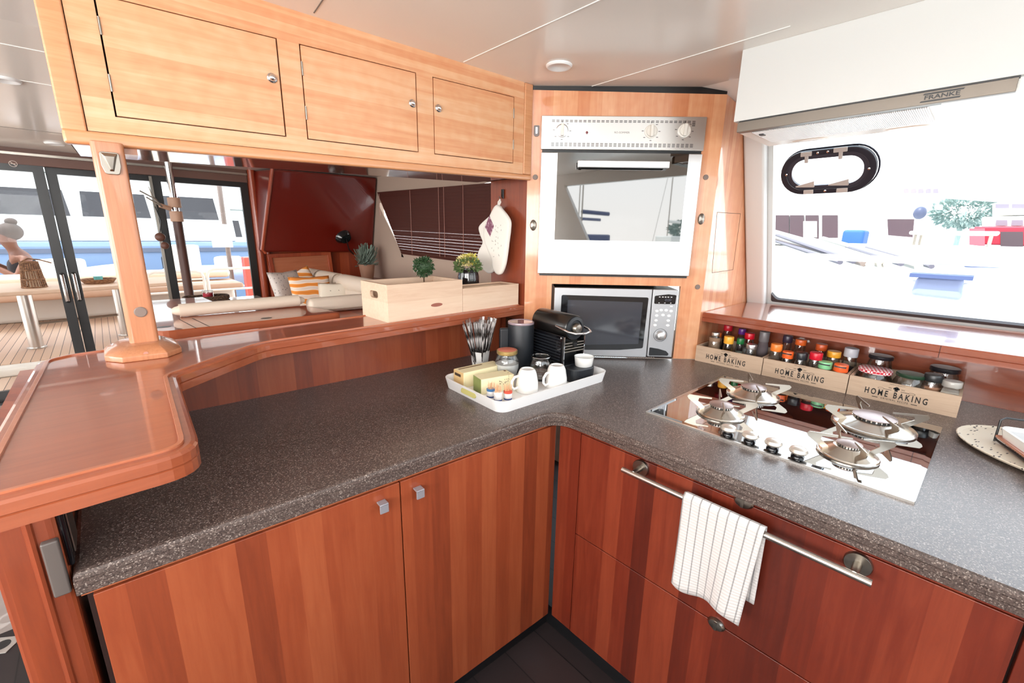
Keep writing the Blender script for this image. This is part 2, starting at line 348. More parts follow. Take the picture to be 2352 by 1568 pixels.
# ================================================================ SETTING
def cells(xs, zs, holes, fn):          # flat sheet with rectangular holes; fn maps (x, z) to a point
    vs = [fn(x, z) for z in zs for x in xs]; n = len(xs); fs = []
    for j in range(len(zs) - 1):
        for i in range(n - 1):
            cx = (xs[i] + xs[i + 1]) / 2; cz = (zs[j] + zs[j + 1]) / 2
            if any(h[0] < cx < h[1] and h[2] < cz < h[3] for h in holes): continue
            fs.append((j * n + i, j * n + i + 1, (j + 1) * n + i + 1, (j + 1) * n + i))
    return vs, fs
def sheet(name, mt, xs, zs, holes, fn, parent=None, thick=0.02, offset=-1, Mx=None):
    for h in holes: xs = xs + [h[0], h[1]]; zs = zs + [h[2], h[3]]
    xs = sorted(set(xs)); zs = sorted(set(zs)); b = MB(Mx); vs, fs = cells(xs, zs, holes, fn); b.add(vs, fs)
    o = b.build(name, mt, parent, fix=False)
    s = o.modifiers.new('solid', 'SOLIDIFY'); s.thickness = thick; s.offset = offset; return o
def stack(b, poly, levels):            # one solid from outlines at several heights: (z, inset)
    n = len(poly); base = len(b.v); vs = []
    for z, d in levels:
        p = inset(poly, d) if abs(d) > 1e-9 else poly; vs += [(q[0], q[1], z) for q in p]
    m = len(levels); fs = [tuple(range(n - 1, -1, -1)), tuple((m - 1) * n + k for k in range(n))]
    for i in range(m - 1):
        for k in range(n): fs.append((i * n + k, i * n + (k + 1) % n, (i + 1) * n + (k + 1) % n, (i + 1) * n + k))
    b.add(vs, fs); return b
# floors
struct(MB().box(-2.2, 2.3, -0.8, 2.2, -0.03, 0.0).build('floor', M['floor']))
o = struct(MB().box(-2.2, 2.0, 2.2, 4.3, -0.03, 0.3).build('floor.001', cm('saloon_floor', 176, 164, 158, 0.12, coat=0.5)))
# ceiling: flat panels with seams, sloping down aft and outboard
b = MB(); b.box(-2.2, 1.88, -0.8, 2.1, 2.04, 2.07)
ceil = struct(b.build('ceiling', M['ceil']))
struct(MB().add([(1.88, -0.8, 2.04), (2.26, -0.8, 1.96), (2.26, 2.1, 1.96), (1.88, 2.1, 2.04), (1.88, -0.8, 2.07), (2.3, -0.8, 2.07), (2.3, 2.1, 2.07), (1.88, 2.1, 2.07)], [(0, 1, 2, 3), (4, 5, 6, 7), (0, 1, 5, 4), (1, 2, 6, 5), (2, 3, 7, 6), (3, 0, 4, 7)]).build('ceiling.001', M['ceil']))
struct(MB().hexa([(-2.2, 2.1, 2.04), (2.3, 2.1, 2.04), (2.3, 4.45, 1.92), (-2.2, 4.45, 1.92)], [(-2.2, 2.1, 2.07), (2.3, 2.1, 2.07), (2.3, 4.45, 2.07), (-2.2, 4.45, 2.07)]).build('ceiling.002', M['ceil']))
seam = cm('ceiling_seam', 120, 112, 106, 0.6); seamw = cm('ceiling_seam_light', 246, 244, 240, 0.4)
for i, (a, c, mt) in enumerate((((0.538, 1.40), (0.50, 1.0), seam), ((1.046, 1.387), (1.037, 0.2), seamw), ((1.571, 1.287), (1.54, 0.5), seamw), ((-2.1, 2.75), (-0.02, 2.72), seamw), ((-2.1, 3.7), (1.9, 3.64), seam), ((-2.1, 2.35), (-0.02, 2.32), seamw))):
    z = 2.0385; za = z - max(0, a[1] - 2.1) * 0.0511; zc = z - max(0, c[1] - 2.1) * 0.0511
    d = Vector((c[0] - a[0], c[1] - a[1])).normalized(); p = Vector((-d.y, d.x)) * 0.0015
    q = [(a[0] - p.x, a[1] - p.y, za), (a[0] + p.x, a[1] + p.y, za), (c[0] + p.x, c[1] + p.y, zc), (c[0] - p.x, c[1] - p.y, zc)]
    struct(MB().hexa(q, [(x, y, zz + 0.004) for x, y, zz in q]).build('trim_%d' % (10 + i), mt))
# walls around and behind the camera, with the reflected forward windows; port windows added for fill light
struct(sheet('wall_front', M['ceil'], [-2.2, 2.3], [0, 2.07], [(-0.27, 2.05, 1.2, 1.93), (-2.0, -0.45, 1.2, 1.93)], lambda x, z: (x, -0.8, z), thick=0.05, offset=0))
struct(sheet('wall_left', M['ceil'], [-0.8, 4.45], [0, 2.07], [(-0.6, 1.6, 1.05, 1.9), (1.75, 4.1, 1.05, 1.85)], lambda y, z: (-2.2, y, z), thick=0.05, offset=0))
for nm, vv in (('window_4', [(-0.27, -0.8, 1.2), (2.05, -0.8, 1.2), (2.05, -0.8, 1.93), (-0.27, -0.8, 1.93)]), ('window_5', [(-2.0, -0.8, 1.2), (-0.45, -0.8, 1.2), (-0.45, -0.8, 1.93), (-2.0, -0.8, 1.93)]),
               ('window_6', [(-2.2, -0.6, 1.05), (-2.2, 1.6, 1.05), (-2.2, 1.6, 1.9), (-2.2, -0.6, 1.9)]), ('window_7', [(-2.2, 1.75, 1.05), (-2.2, 4.1, 1.05), (-2.2, 4.1, 1.85), (-2.2, 1.75, 1.85)])):
    struct(MB().add(vv, [(0, 1, 2, 3)]).build(nm, M['pane'], fix=False))
struct(MB().hexa([(-0.30, -0.81, 1.18), (0.20, -0.81, 1.18), (0.20, -0.77, 1.18), (-0.30, -0.77, 1.18)], [(-0.33, -0.81, 1.94), (-0.27, -0.81, 1.94), (-0.27, -0.77, 1.94), (-0.33, -0.77, 1.94)]).build('trim_1', M['ceil']))
# the hull side with the galley window, leaning inboard
WM = frame((2.545, 0.74, 1.13), (0, -1, 0), (-0.404, 0, 0.915))     # u aft-to-fore, v up the slope, w inboard
wallr = struct(sheet('wall_right', M['hoodw'], [-0.10, 1.54], [-1.24, 1.0], [(0.02, 1.46, 0.012, 0.80)], lambda u, v: (u, v, 0), thick=0.04, Mx=WM))
struct(MB(WM).prism(fillet([(-0.088, -0.01), (0.0, -0.01), (0.0, 0.95), (-0.088, 0.95)], 0.0), 0.0, 0.05).build('trim_2', M['hoodw'], bevel=0.012))
win = empty('window_1', (0, 0, 0), kind='structure', matrix=WM)
pg = fillet([(0.02, 0.05), (0.02, 0.004), (1.47, 0.004), (1.47, 0.016), (0.045, 0.018)], [0, 0.012, 0, 0, 0.03])
MB(WM).prism(pg, -0.012, 0.008).build('gasket', cm('window_gasket', 58, 50, 50, 0.6), win)
MB(WM).add([(0.01, 0.0, -0.008), (1.47, 0.0, -0.008), (1.47, 0.82, -0.008), (0.01, 0.82, -0.008)], [(0, 1, 2, 3)]).build('pane', M['pane'], win, fix=False)
# opening porthole set in the pane
pc = (0.222, 0.655)
outer = rrect(0.335, 0.182, 0.088, 8, *pc); mid = rrect(0.285, 0.138, 0.066, 8, *pc); inn = rrect(0.252, 0.112, 0.052, 8, *pc)
ph = MB(WM).ring(outer, mid, -0.006, 0.014).build('porthole_frame', cm('porthole_black', 36, 32, 40, 0.3), win, bevel=0.003)
MB(WM).ring(mid, inn, -0.006, 0.008).build('inner_rim', cm('porthole_rim', 52, 46, 54, 0.3), ph)
flange = rrect(0.345, 0.190, 0.092, 8, pc[0] + 0.002, pc[1])
MB(WM).ring(flange, inset(flange, 0.006), -0.014, -0.008).build('outer_flange', cm('porthole_flange', 40, 38, 52, 0.4), ph)
clr = mat('clear_grey_plastic', srgb(176, 166, 160), 0.3)
for (u, v, w_, up) in ((0.150, 0.738, 0.04, 1), (0.268, 0.742, 0.046, 1), (0.165, 0.578, 0.036, 0), (0.285, 0.578, 0.038, 0)):
    MB(WM).box(u - w_ / 2, u + w_ / 2, v - 0.011, v + 0.007, 0.014, 0.022).build('hinge' if not up else 'latch', clr, ph, bevel=0.002)
    if up: MB(WM).box(u - 0.006, u + 0.008, v - 0.04, v - 0.011, 0.010, 0.018).build('latch_tongue', clr, ph, bevel=0.003)
    else: MB(WM).hexa([(u - 0.05, v + 0.02, 0.012), (u + 0.02, v + 0.018, 0.012), (u + 0.02, v + 0.018, 0.022), (u - 0.05, v + 0.02, 0.016)], [(u - 0.05, v + 0.024, 0.012), (u + 0.02, v + 0.044, 0.012), (u + 0.02, v + 0.044, 0.022), (u - 0.05, v + 0.024, 0.016)]).build('stay_arm', clr, ph)
for u, v in ((0.078, 0.655), (0.366, 0.655), (0.19, 0.735), (0.225, 0.736), (0.225, 0.576)):
    MB(WM @ Matrix.Translation((u, v, 0.014))).lathe([(0.0045, 0), (0.0045, 0.002), (0.002, 0.003)], 10).build('screw', M['chrome'], ph)
# aft bulkhead with the sliding doors
struct(sheet('wall_back', M['cherry_far'], [0.985, 2.02], [0.0, 2.07], [], lambda x, z: (x, 4.3, z), thick=0.05))
struct(MB().box(-2.2, 0.985, 4.28, 4.36, 1.83, 2.07).build('trim_3', cm('door_header', 104, 72, 62, 0.5)))
struct(MB().box(-2.2, 0.985, 4.26, 4.28, 1.885, 1.90).build('trim_4', M['nickel']))
struct(MB().box(-2.2, 0.985, 4.24, 4.40, 0.27, 0.315).build('trim_5', M['black']))
b = MB(); b.tube([(1.015, 4.27, 0.3), (1.015, 4.27, 1.93)], 0.028, 12); struct(b.build('trim_6', M['cherry_far'], smooth=True))
b = MB(); b.tube([(1.075, 4.275, 0.3), (1.075, 4.275, 1.93)], 0.018, 12); struct(b.build('trim_7', M['cherry_far'], smooth=True))
struct(sheet('wall_far', M['beige'], [1.62, 4.32], [0, 2.07], [(2.35, 3.98, 1.24, 1.80)], lambda y, z: (2.0, y, z), thick=0.04, offset=1))
def slider(name, x0, x1, y, left_h, right_h):
    e = empty(name, ((x0 + x1) / 2, y, 0.31), kind='structure'); w = 0.052
    b = MB(); vs, fs = cells([x0, x0 + w, x1 - w, x1], [0.315, 0.38, 1.79, 1.835], [(x0 + w, x1 - w, 0.38, 1.79)], lambda x, z: (x, y, z)); b.add(vs, fs)
    o = b.build('door_frame', M['black'], e, fix=False); s = o.modifiers.new('s', 'SOLIDIFY'); s.thickness = 0.03; s.offset = 0
    MB().add([(x0 + w, y, 0.38), (x1 - w, y, 0.38), (x1 - w, y, 1.79), (x0 + w, y, 1.79)], [(0, 1, 2, 3)]).build('pane', M['pane'], e, fix=False)
    for hx in ([x0 + w / 2] if left_h else []) + ([x1 - w / 2] if right_h else []):
        MB().tube([(hx, y - 0.02, 0.95), (hx, y - 0.045, 0.955), (hx, y - 0.045, 1.13), (hx, y - 0.02, 1.135)], 0.011, 10).build('handle', M['chrome'], e, smooth=True)
    return e
slider('door_1', -1.02, -0.186, 4.30, False, True)
slider('door_2', -0.182, 0.40, 4.34, True, False)
slider('door_3', 0.36, 0.982, 4.30, False, False)
struct(MB().box(0.345, 0.362, 4.27, 4.29, 0.33, 1.82).build('trim_8', M['nickel']))
struct(MB().box(-2.2, -1.02, 4.28, 4.34, 0.0, 2.05).build('wall_back_left', M['ceil']))
# toe kicks
LM = Matrix.Translation((-0.111, 0.927, 0)) @ Matrix.Rotation(math.atan2(-0.069, 1.131), 4, 'Z')
struct(MB(LM).box(0.0, 1.16, 0.035, 0.06, 0.0, 0.085).build('baseboard_left', M['black']))
struct(MB().box(1.045, 1.06, -0.78, 0.9, 0.0, 0.085).build('baseboard_right', M['black']))

# ================================================================ GALLEY JOINERY
# left base cabinet with two doors
cab = empty('base_cabinet', (0, 0, 0), matrix=LM, label='cherry base cabinet with two tall doors under the left worktop', cat='cabinet')
MB(LM).box(0.004, 1.12, 0.02, 0.62, 0.085, 0.855).build('body', M['gap'], cab)
MB(LM).box(0.0, 1.133, 0.004, 0.02, 0.8465, 0.857).build('top_strip', M['cherry_e'], cab)
for x0, x1, kx in ((0.014, 0.5725, 0.522), (0.5755, 1.127, 0.619)):
    d = MB(LM).box(x0, x1, 0.0, 0.02, 0.085, 0.8435).build('door', M['cherry'], cab, bevel=0.0015)
    k = MB(LM); k.box(kx - 0.011, kx + 0.011, -0.022, 0.0, 0.81, 0.8145); k.prism([(0, 0), (0.022, 0), (0.022, 0.005), (0, 0.005)], 0, 0.024, Matrix.Translation((kx - 0.011, -0.022, 0.79)))
    k.build('knob', cm('knob_pewter', 168, 168, 176, 0.4, metal=0.5), d, bevel=0.0015)
# right base unit: filler, drawer front with rail, lower front
rc = empty('drawer_cabinet', (1.02, 0.3, 0), label='cherry drawer unit, tone darkened for shade, with a steel towel rail below the hob', cat='cabinet')
MB().box(1.04, 2.15, -0.76, 0.83, 0.085, 0.857).build('body', M['gap'], rc)
MB().box(1.02, 1.04, -0.76, 0.848, 0.8475, 0.857).build('top_strip', M['cherry_y_shaded'], rc)
MB().box(1.02, 1.04, 0.761, 0.846, 0.085, 0.8465).build('filler_panel', M['cherry_y_shaded'], rc)
dr = MB().box(1.018, 1.04, -0.157, 0.758, 0.486, 0.8455).build('drawer_front', M['cherry_y_shaded'], rc, bevel=0.0015)
MB().box(1.018, 1.04, -0.157, 0.758, 0.085, 0.483).build('lower_front', M['cherry_y_shaded'], rc, bevel=0.0015)
MB().box(1.018, 1.04, -0.76, -0.162, 0.085, 0.8455).build('end_front', M['cherry_y_shaded'], rc, bevel=0.0015)
rl = MB().tube([(0.972, 0.577, 0.820), (0.972, 0.03, 0.820)], 0.0075, 14).build('towel_rail', M['steel'], dr, smooth=True)
for y in (0.545, 0.058):
    T = Matrix.Translation((1.018, y, 0.822)) @ Matrix.Rotation(-PI / 2, 4, 'Y')
    MB(T).lathe([(0.024, 0), (0.024, 0.006), (0.0225, 0.008), (0.008, 0.008), (0.007, 0.046), (0.005, 0.047)], 24).build('rail_mount', M['nickel'], dr, smooth=True)
for y, z in ((0.278, 0.850), (0.295, 0.484)):
    T = Matrix.Translation((1.018, y, z)) @ Matrix.Rotation(-PI / 2, 4, 'Y') @ Matrix.Diagonal((0.85, 1.15, 1, 1))
    b = MB(T); b.lathe([(0.019, 0), (0.019, 0.004), (0.015, 0.009), (0.0001, 0.011)], 24); b.box(-0.013, 0.013, -0.003, 0.003, 0.0, 0.013)
    b.build('push_latch', M['nickel'], dr, smooth=True)
# worktop
wt = [(-0.114, 0.915), (1.005, 0.850), (1.005, -0.76), (2.175, -0.76), (2.175, 0.829), (1.951, 0.829), (1.385, 1.395), (1.372, 1.547), (-0.114, 1.622)]
wp = fillet(wt, [0.0, 0.085, 0, 0, 0, 0, 0, 0, 0], 8)
b = MB(); stack(b, wp, [(0.858, 0.002), (0.860, 0.0), (0.871, 0.0), (0.8725, 0.0025), (0.874, 0.0), (0.884, 0.0), (0.8855, 0.0025), (0.887, 0.0), (0.894, 0.001), (0.898, 0.004), (0.900, 0.009)])
top = b.build('worktop', M['speckle'], None); tag(top, 'dark speckled stone-look worktop running around the galley corner', 'worktop')
# bar counter with backsplash, moulded edge and raised lip
bar = empty('bar_counter', (0.3, 1.5, 1.1), label='glossy cherry bar counter with raised lip above the left worktop', cat='counter')
bp_ = [(1.383, 1.394), (0.30, 1.350), (0.083, 1.165), (0.066, 0.735), (-0.172, 0.735), (-0.150, 1.500), (-0.10, 1.535), (0.08, 1.559), (1.370, 1.645)]
bp_ = fillet(bp_, [0, 0.12, 0.03, 0.055, 0.03, 0.06, 0.04, 0, 0], 6)
b = MB(); stack(b, bp_, [(1.095, 0.004), (1.097, 0.0), (1.1145, 0.0), (1.116, 0.0025), (1.1175, 0.0), (1.131, 0.0), (1.135, 0.003), (1.137, 0.008)])
b.build('bar_top', M['cherry_x'], bar)
li = inset(bp_, 0.017); lj = inset(bp_, 0.024)
b = MB(); n = len(bp_)
MB().ring(inset(bp_, 0.0165), inset(bp_, 0.0235), 1.1365, 1.1405).build('raised_lip', M['cherry_e'], bar, bevel=0.001)
MB().hexa([(-0.11, 1.607, 0.9), (1.370, 1.537, 0.9), (1.370, 1.557, 0.9), (-0.11, 1.627, 0.9)], [(-0.11, 1.607, 1.097), (1.370, 1.537, 1.097), (1.370, 1.557, 1.097), (-0.11, 1.627, 1.097)]).build('backsplash', M['cherry'], bar)
ep = fillet([(-0.192, 0.93), (-0.116, 0.93), (-0.116, 1.60), (-0.192, 1.60)], [0.012, 0.012, 0, 0], 3)
MB().prism(ep, 0.0, 1.097).build('end_panel', M['cherry'], bar)
b = MB(); b.tube([(-0.147, 0.93, 0.0), (-0.147, 0.93, 1.097)], 0.006, 8); b.build('corner_bead', M['cherry'], bar, smooth=True)
sk = MB().box(-0.1385, -0.118, 0.918, 0.932, 0.868, 0.968).build('outlet_plate', cm('outlet_grey', 92, 84, 80, 0.4), bar, bevel=0.003)
MB().box(-0.117, -0.108, 0.935, 1.03, 0.905, 1.01).build('outlet_cover', M['black_gloss'], bar, bevel=0.004)
MB().box(-0.109, -0.105, 0.95, 1.015, 0.92, 0.995).build('outlet_rim', M['nickel'], bar, bevel=0.002)
# socket beside the jar
# post between bar and upper cabinet
post = empty('wooden_post', (0.05, 1.44, 1.137), label='oak post with chrome catch between bar counter and upper cabinets', cat='post')
MB().prism(fillet([(0.020, 1.412), (0.078, 1.409), (0.080, 1.466), (0.022, 1.469)], 0.01, 3), 1.155, 1.640).build('shaft', M['oak'], post, bevel=0.002)
bb = [(-0.030, 1.395), (0.000, 1.352), (0.085, 1.345), (0.118, 1.385), (0.118, 1.485), (0.085, 1.522), (0.0, 1.522), (-0.030, 1.488)]
b = MB(); stack(b, bb, [(1.137, 0.0), (1.150, 0.0), (1.157, 0.008), (1.170, 0.032)]); b.build('foot', M['oak'], post, bevel=0.002)
T = frame((0.050, 1.4105, 1.595), (1, -0.05, 0), (0, 0, 1))
b = MB(T); b.prism(fillet([(-0.017, 0.022), (-0.017, -0.008), (-0.012, -0.026), (0.012, -0.026), (0.017, -0.008), (0.017, 0.022)], 0.006, 3), 0, 0.008); b.hexa([(-0.015, 0.02, 0.008), (0.015, 0.02, 0.008), (0.004, -0.02, 0.008), (-0.004, -0.02, 0.008)], [(-0.009, 0.012, 0.016), (0.009, 0.012, 0.016), (0.002, -0.016, 0.012), (-0.002, -0.016, 0.012)])
b.build('catch', M['nickel'], post, bevel=0.001)
T = frame((0.052, 1.4105, 1.247), (1, -0.05, 0), (0, 0, 1)); MB(T).lathe([(0.013, 0), (0.013, 0.002), (0.011, 0.003)], 20).build('screw_cap', M['capgrey'], post)
T = frame((0.045, 1.352, 1.153), (1, 0, 0), (0, 0.2, 1)); MB(T).lathe([(0.005, 0), (0.005, 0.001)], 12).build('wood_plug', M['cherry_e'], post)
# upper cabinets
UM = Matrix.Translation((-0.021, 1.451, 0)) @ Matrix.Rotation(math.atan2(-0.071, 1.411), 4, 'Z')
up = empty('upper_cabinet', (0, 0, 0), matrix=UM, label='long light cherry upper cabinet with three doors hanging above the bar', cat='cabinet')
L = 1.412
zb = lambda x: 1.632 + 0.0297 * x
zt = lambda x: 1.664 + 0.0235 * x
b = MB(UM); b.hexa([(0.004, 0.018, zb(0) + 0.012), (L - 0.03, 0.018, zb(L) + 0.012), (L - 0.03, 0.26, zb(L) + 0.012), (0.004, 0.26, zb(0) + 0.012)], [(0.004, 0.018, 2.04), (L - 0.03, 0.018, 2.04), (L - 0.03, 0.26, 2.04), (0.004, 0.26, 2.04)]); b.build('body', M['gap'], up)
b = MB(UM); b.hexa([(0.01, 0.01, zb(0) + 0.004), (L - 0.09, 0.01, zb(L) + 0.004), (L - 0.09, 0.262, zb(L) + 0.004), (0.01, 0.262, zb(0) + 0.004)], [(0.01, 0.01, zb(0) + 0.012), (L - 0.09, 0.01, zb(L) + 0.012), (L - 0.09, 0.262, zb(L) + 0.012), (0.01, 0.262, zb(0) + 0.012)]); b.build('underside', cm('glossy_underside', 150, 118, 108, 0.08, coat=0.8), up)
doors = [(0.098, 0.462, 1.701, 1.712, 1.950, 1.956), (0.522, 0.883, 1.7165, 1.7225, 1.957, 1.965), (0.949, 1.313, 1.7245, 1.732, 1.967, 1.978)]
holes = [(d_[0], d_[1], 0, 1) for d_ in doors]
xs = [0.044]
vs = []; fs = []
def fz(x, t):                          # t 0..3: bottom, door bottom, door top, ceiling
    zz = [zt(x) - 0.001, 1.699 + 0.0243 * x, 1.949 + 0.0215 * x, 2.04]
    return (x, 0.0, zz[t])
allx = sorted([0.044, 1.368] + [v for d_ in doors for v in (d_[0] - 0.002, d_[1] + 0.002)])
b = MB(UM); vs = [fz(x, t) for t in range(4) for x in allx]; n = len(allx); fs = []
for t in range(3):
    for i in range(n - 1):
        cx = (allx[i] + allx[i + 1]) / 2
        if t == 1 and any(d_[0] < cx < d_[1] for d_ in doors): continue
        fs.append((t * n + i, t * n + i + 1, (t + 1) * n + i + 1, (t + 1) * n + i))
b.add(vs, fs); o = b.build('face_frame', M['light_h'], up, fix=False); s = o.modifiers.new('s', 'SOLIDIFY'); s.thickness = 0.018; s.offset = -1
MB(UM).box(0.0, 0.0425, -0.004, 0.02, 1.66, 2.04).build('end_stile', M['oak_x'], up, bevel=0.004)
MB(UM).box(1.3695, L, -0.004, 0.02, zt(L) - 0.002, 2.04).build('end_stile', M['oak_x'], up, bevel=0.004)
b = MB(UM); b.hexa([(0.0, -0.006, zb(0)), (L, -0.006, zb(L)), (L, 0.02, zb(L)), (0.0, 0.02, zb(0))], [(0.0, -0.006, zt(0) - 0.002), (L, -0.006, zt(L) - 0.002), (L, 0.02, zt(L) - 0.002), (0.0, 0.02, zt(0) - 0.002)]); b.build('bottom_rail', M['oak_x'], up, bevel=0.006, seg=3)
for i, d_ in enumerate(doors):
    x0, x1 = d_[0] + 0.0016, d_[1] - 0.0016
    zz = lambda x, k: (1.7015 + 0.0243 * x) if k == 0 else (1.9465 + 0.0215 * x)
    b = MB(UM); b.hexa([(x0, -0.001, zz(x0, 0)), (x1, -0.001, zz(x1, 0)), (x1, 0.016, zz(x1, 0)), (x0, 0.016, zz(x0, 0))], [(x0, -0.001, zz(x0, 1)), (x1, -0.001, zz(x1, 1)), (x1, 0.016, zz(x1, 1)), (x0, 0.016, zz(x0, 1))])
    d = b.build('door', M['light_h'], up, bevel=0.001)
    kx, kz = ((0.441, 1.856), (0.866, 1.871), (0.967, 1.874))[i]
    T = UM @ Matrix.Translation((kx, -0.001, kz)) @ Matrix.Rotation(PI / 2, 4, 'X')
    MB(T).lathe([(0.0125, 0), (0.0125, 0.003), (0.010, 0.005), (0.0085, 0.004), (0.0085, 0.009), (0.006, 0.012), (0.0001, 0.0135)], 20).build('knob', M['chrome'], d, smooth=True)
    hx = x1 + 0.001 if i == 2 else x0 - 0.001
    for hz in (0.75, 0.28):
        z0 = zz(hx, 0) + hz * 0.245
        b = MB(UM); b.tube([(hx, -0.002, z0 - 0.018), (hx, -0.002, z0 + 0.018)], 0.0022, 8); b.build('hinge', M['nickel'], d, smooth=True)
MB(UM).box(0.05, 0.125, -0.012 + 0.02, 0.11, 1.622, 1.644).build('post_block', M['oak'], up)

# tall corner cabinet
DM = Matrix.Translation((1.385, 1.395, 0)) @ Matrix.Rotation(-PI / 4, 4, 'Z')
tall = empty('corner_cabinet', (0, 0, 0), matrix=DM, label='tall light cherry corner cabinet housing the oven and microwave', cat='cabinet')
b = MB(DM)
fp = [(0, 0.9), (0.122, 0.9), (0.122, 1.236), (0.698, 1.236), (0.698, 0.9), (0.80, 0.9), (0.80, 2.012), (0.0, 2.024)]
T = DM @ Matrix(((1, 0, 0, 0), (0, 0, 1, 0), (0, 1, 0, 0), (0, 0, 0, 1)))
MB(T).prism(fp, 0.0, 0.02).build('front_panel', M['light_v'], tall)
MB(DM).box(0.0, 0.80, 0.004, 0.02, 2.010, 2.041).build('shadow_gap', M['black'], tall)
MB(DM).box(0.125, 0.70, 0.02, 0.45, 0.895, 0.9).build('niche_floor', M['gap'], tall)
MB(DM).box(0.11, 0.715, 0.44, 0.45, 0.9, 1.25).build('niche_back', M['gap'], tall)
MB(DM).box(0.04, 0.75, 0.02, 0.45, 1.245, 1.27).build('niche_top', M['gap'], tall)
MB().hexa([(1.385, 1.395, 0.9), (1.400, 1.395, 0.9), (1.387, 1.61, 0.9), (1.372, 1.61, 0.9)], [(1.385, 1.395, 2.03), (1.400, 1.395, 2.03), (1.387, 1.625, 2.03), (1.372, 1.625, 2.03)]).build('side_panel', M['cherry'], tall)
XZ = Matrix(((1, 0, 0, 0), (0, 0, 1, 0), (0, 1, 0, 0), (0, 0, 0, 1)))     # polygon in x-z, extruded along y
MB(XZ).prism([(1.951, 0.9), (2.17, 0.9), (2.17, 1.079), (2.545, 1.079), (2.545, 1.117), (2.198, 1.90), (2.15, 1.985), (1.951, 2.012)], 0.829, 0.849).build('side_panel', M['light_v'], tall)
hq = [(2.016, 1.294), (2.258, 1.298), (2.258, 1.563), (1.991, 1.558)]
MB(XZ).ring(hq, inset(hq, 0.0018), 0.8283, 0.8295).build('hatch_seam', M['gap'], tall)
def cap(u, z, kind):
    T = DM @ Matrix.Translation((u, 0, z)) @ Matrix.Rotation(PI / 2, 4, 'X')
    if kind == 'dot': MB(T).lathe([(0.011, 0), (0.011, 0.002), (0.010, 0.003)], 20).build('screw_cap', M['capgrey'], tall)
    else:
        b = MB(T @ Matrix.Diagonal((0.8, 1.3, 1, 1))); b.lathe([(0.018, 0), (0.018, 0.003), (0.014, 0.007), (0.0001, 0.009)], 20); b.build('push_latch', M['nickel'], tall, smooth=True)
cap(0.034, 1.688, 'dot'); cap(0.752, 1.696, 'dot'); cap(0.772, 1.235, 'dot'); cap(0.031, 1.49, 'o'); cap(0.753, 1.527, 'o')
T = DM @ Matrix.Translation((0.034, 0, 1.870)) @ Matrix.Rotation(PI / 2, 4, 'X')
b = MB(T); b.prism(fillet([(-0.011, 0.02), (-0.011, -0.016), (-0.006, -0.022), (0.006, -0.022), (0.011, -0.016), (0.011, 0.02)], 0.004, 2), 0, 0.006); c_ = b.build('door_catch', cm('catch_grey', 96, 88, 86, 0.3, metal=0.6), tall)
MB(T).box(-0.0035, 0.0035, -0.012, 0.012, 0.006, 0.009).build('catch_slot', M['chrome'], c_)
# key hook for the mitts
T = frame((1.3725, 1.535, 1.628), (0, -1, 0), (0, 0, 1))
MB(T).box(-0.007, 0.007, -0.022, 0.018, 0, 0.006).build('hook', M['black_gloss'], tall, bevel=0.001)
MB(T).tube([(0, -0.018, 0.006), (0, -0.024, 0.018), (0, -0.014, 0.024)], 0.003, 8).build('hook_arm', M['chrome'], tall, smooth=True)
# wall socket on the side panel beside the milk frother
MB(frame((1.380, 1.47, 1.02), (0, -1, 0), (0, 0, 1))).box(-0.035, 0.035, -0.045, 0.045, 0, 0.01).build('wall_socket', cm('socket_brown', 66, 44, 30, 0.4), tall, bevel=0.003)

# window shelf and splash panel
sh = empty('window_shelf', (2.2, 0.1, 1.078), label='cherry shelf running under the galley window', cat='shelf')
b = MB(); stack(b, [(1.97, 0.829), (1.97, -0.76), (2.53, -0.76), (2.53, 0.829)], [(1.078, 0.0), (1.094, 0.0), (1.0955, 0.002), (1.097, 0.0), (1.114, 0.0), (1.119, 0.004), (1.120, 0.008)]); b.build('shelf_board', M['cherry_s'], sh)
MB().box(2.168, 2.185, -0.76, 0.829, 0.9, 1.079).build('splash_panel', M['cherry_s'], sh)
MB().box(1.9690, 1.9705, 0.0415, 0.0428, 1.078, 1.118).build('board_joint', M['gap'], sh)
# ================================================================ APPLIANCES
steelp = mat('oven_steel', srgb(214, 210, 206), 0.3, 0.9)
slot = cm('vent_slot', 34, 28, 26, 0.6)
# oven
OM = DM
ov = empty('oven', (0, 0, 0), matrix=OM @ Matrix.Translation((0.389, 0, 1.283)), label='built-in steel oven with mirrored glass door and three knobs', cat='oven')
def dbox(x0, x1, z0, z1, p0, p1): return MB(OM).box(x0, x1, -p1, -p0, z0, z1)   # p = how far it stands out
cp = dbox(0.054, 0.724, 1.797, 1.925, 0.0, 0.016).build('control_panel', steelp, ov, bevel=0.002)
b = MB(OM)
for k in range(32):
    x = 0.096 + k * 0.0184
    for z in (1.9075, 1.9025, 1.8205, 1.8155, 1.8105): b.box(x, x + 0.0125, -0.0165, -0.0155, z - 0.0011, z + 0.0011)
b.box(0.6665, 0.679, -0.0165, -0.0155, 1.896, 1.899); b.box(0.6665, 0.679, -0.0165, -0.0155, 1.890, 1.893)
o = b.build('vent_slots', slot, cp); o['kind'] = 'stuff'
knobw = cm('oven_knob_white', 226, 222, 214, 0.25)
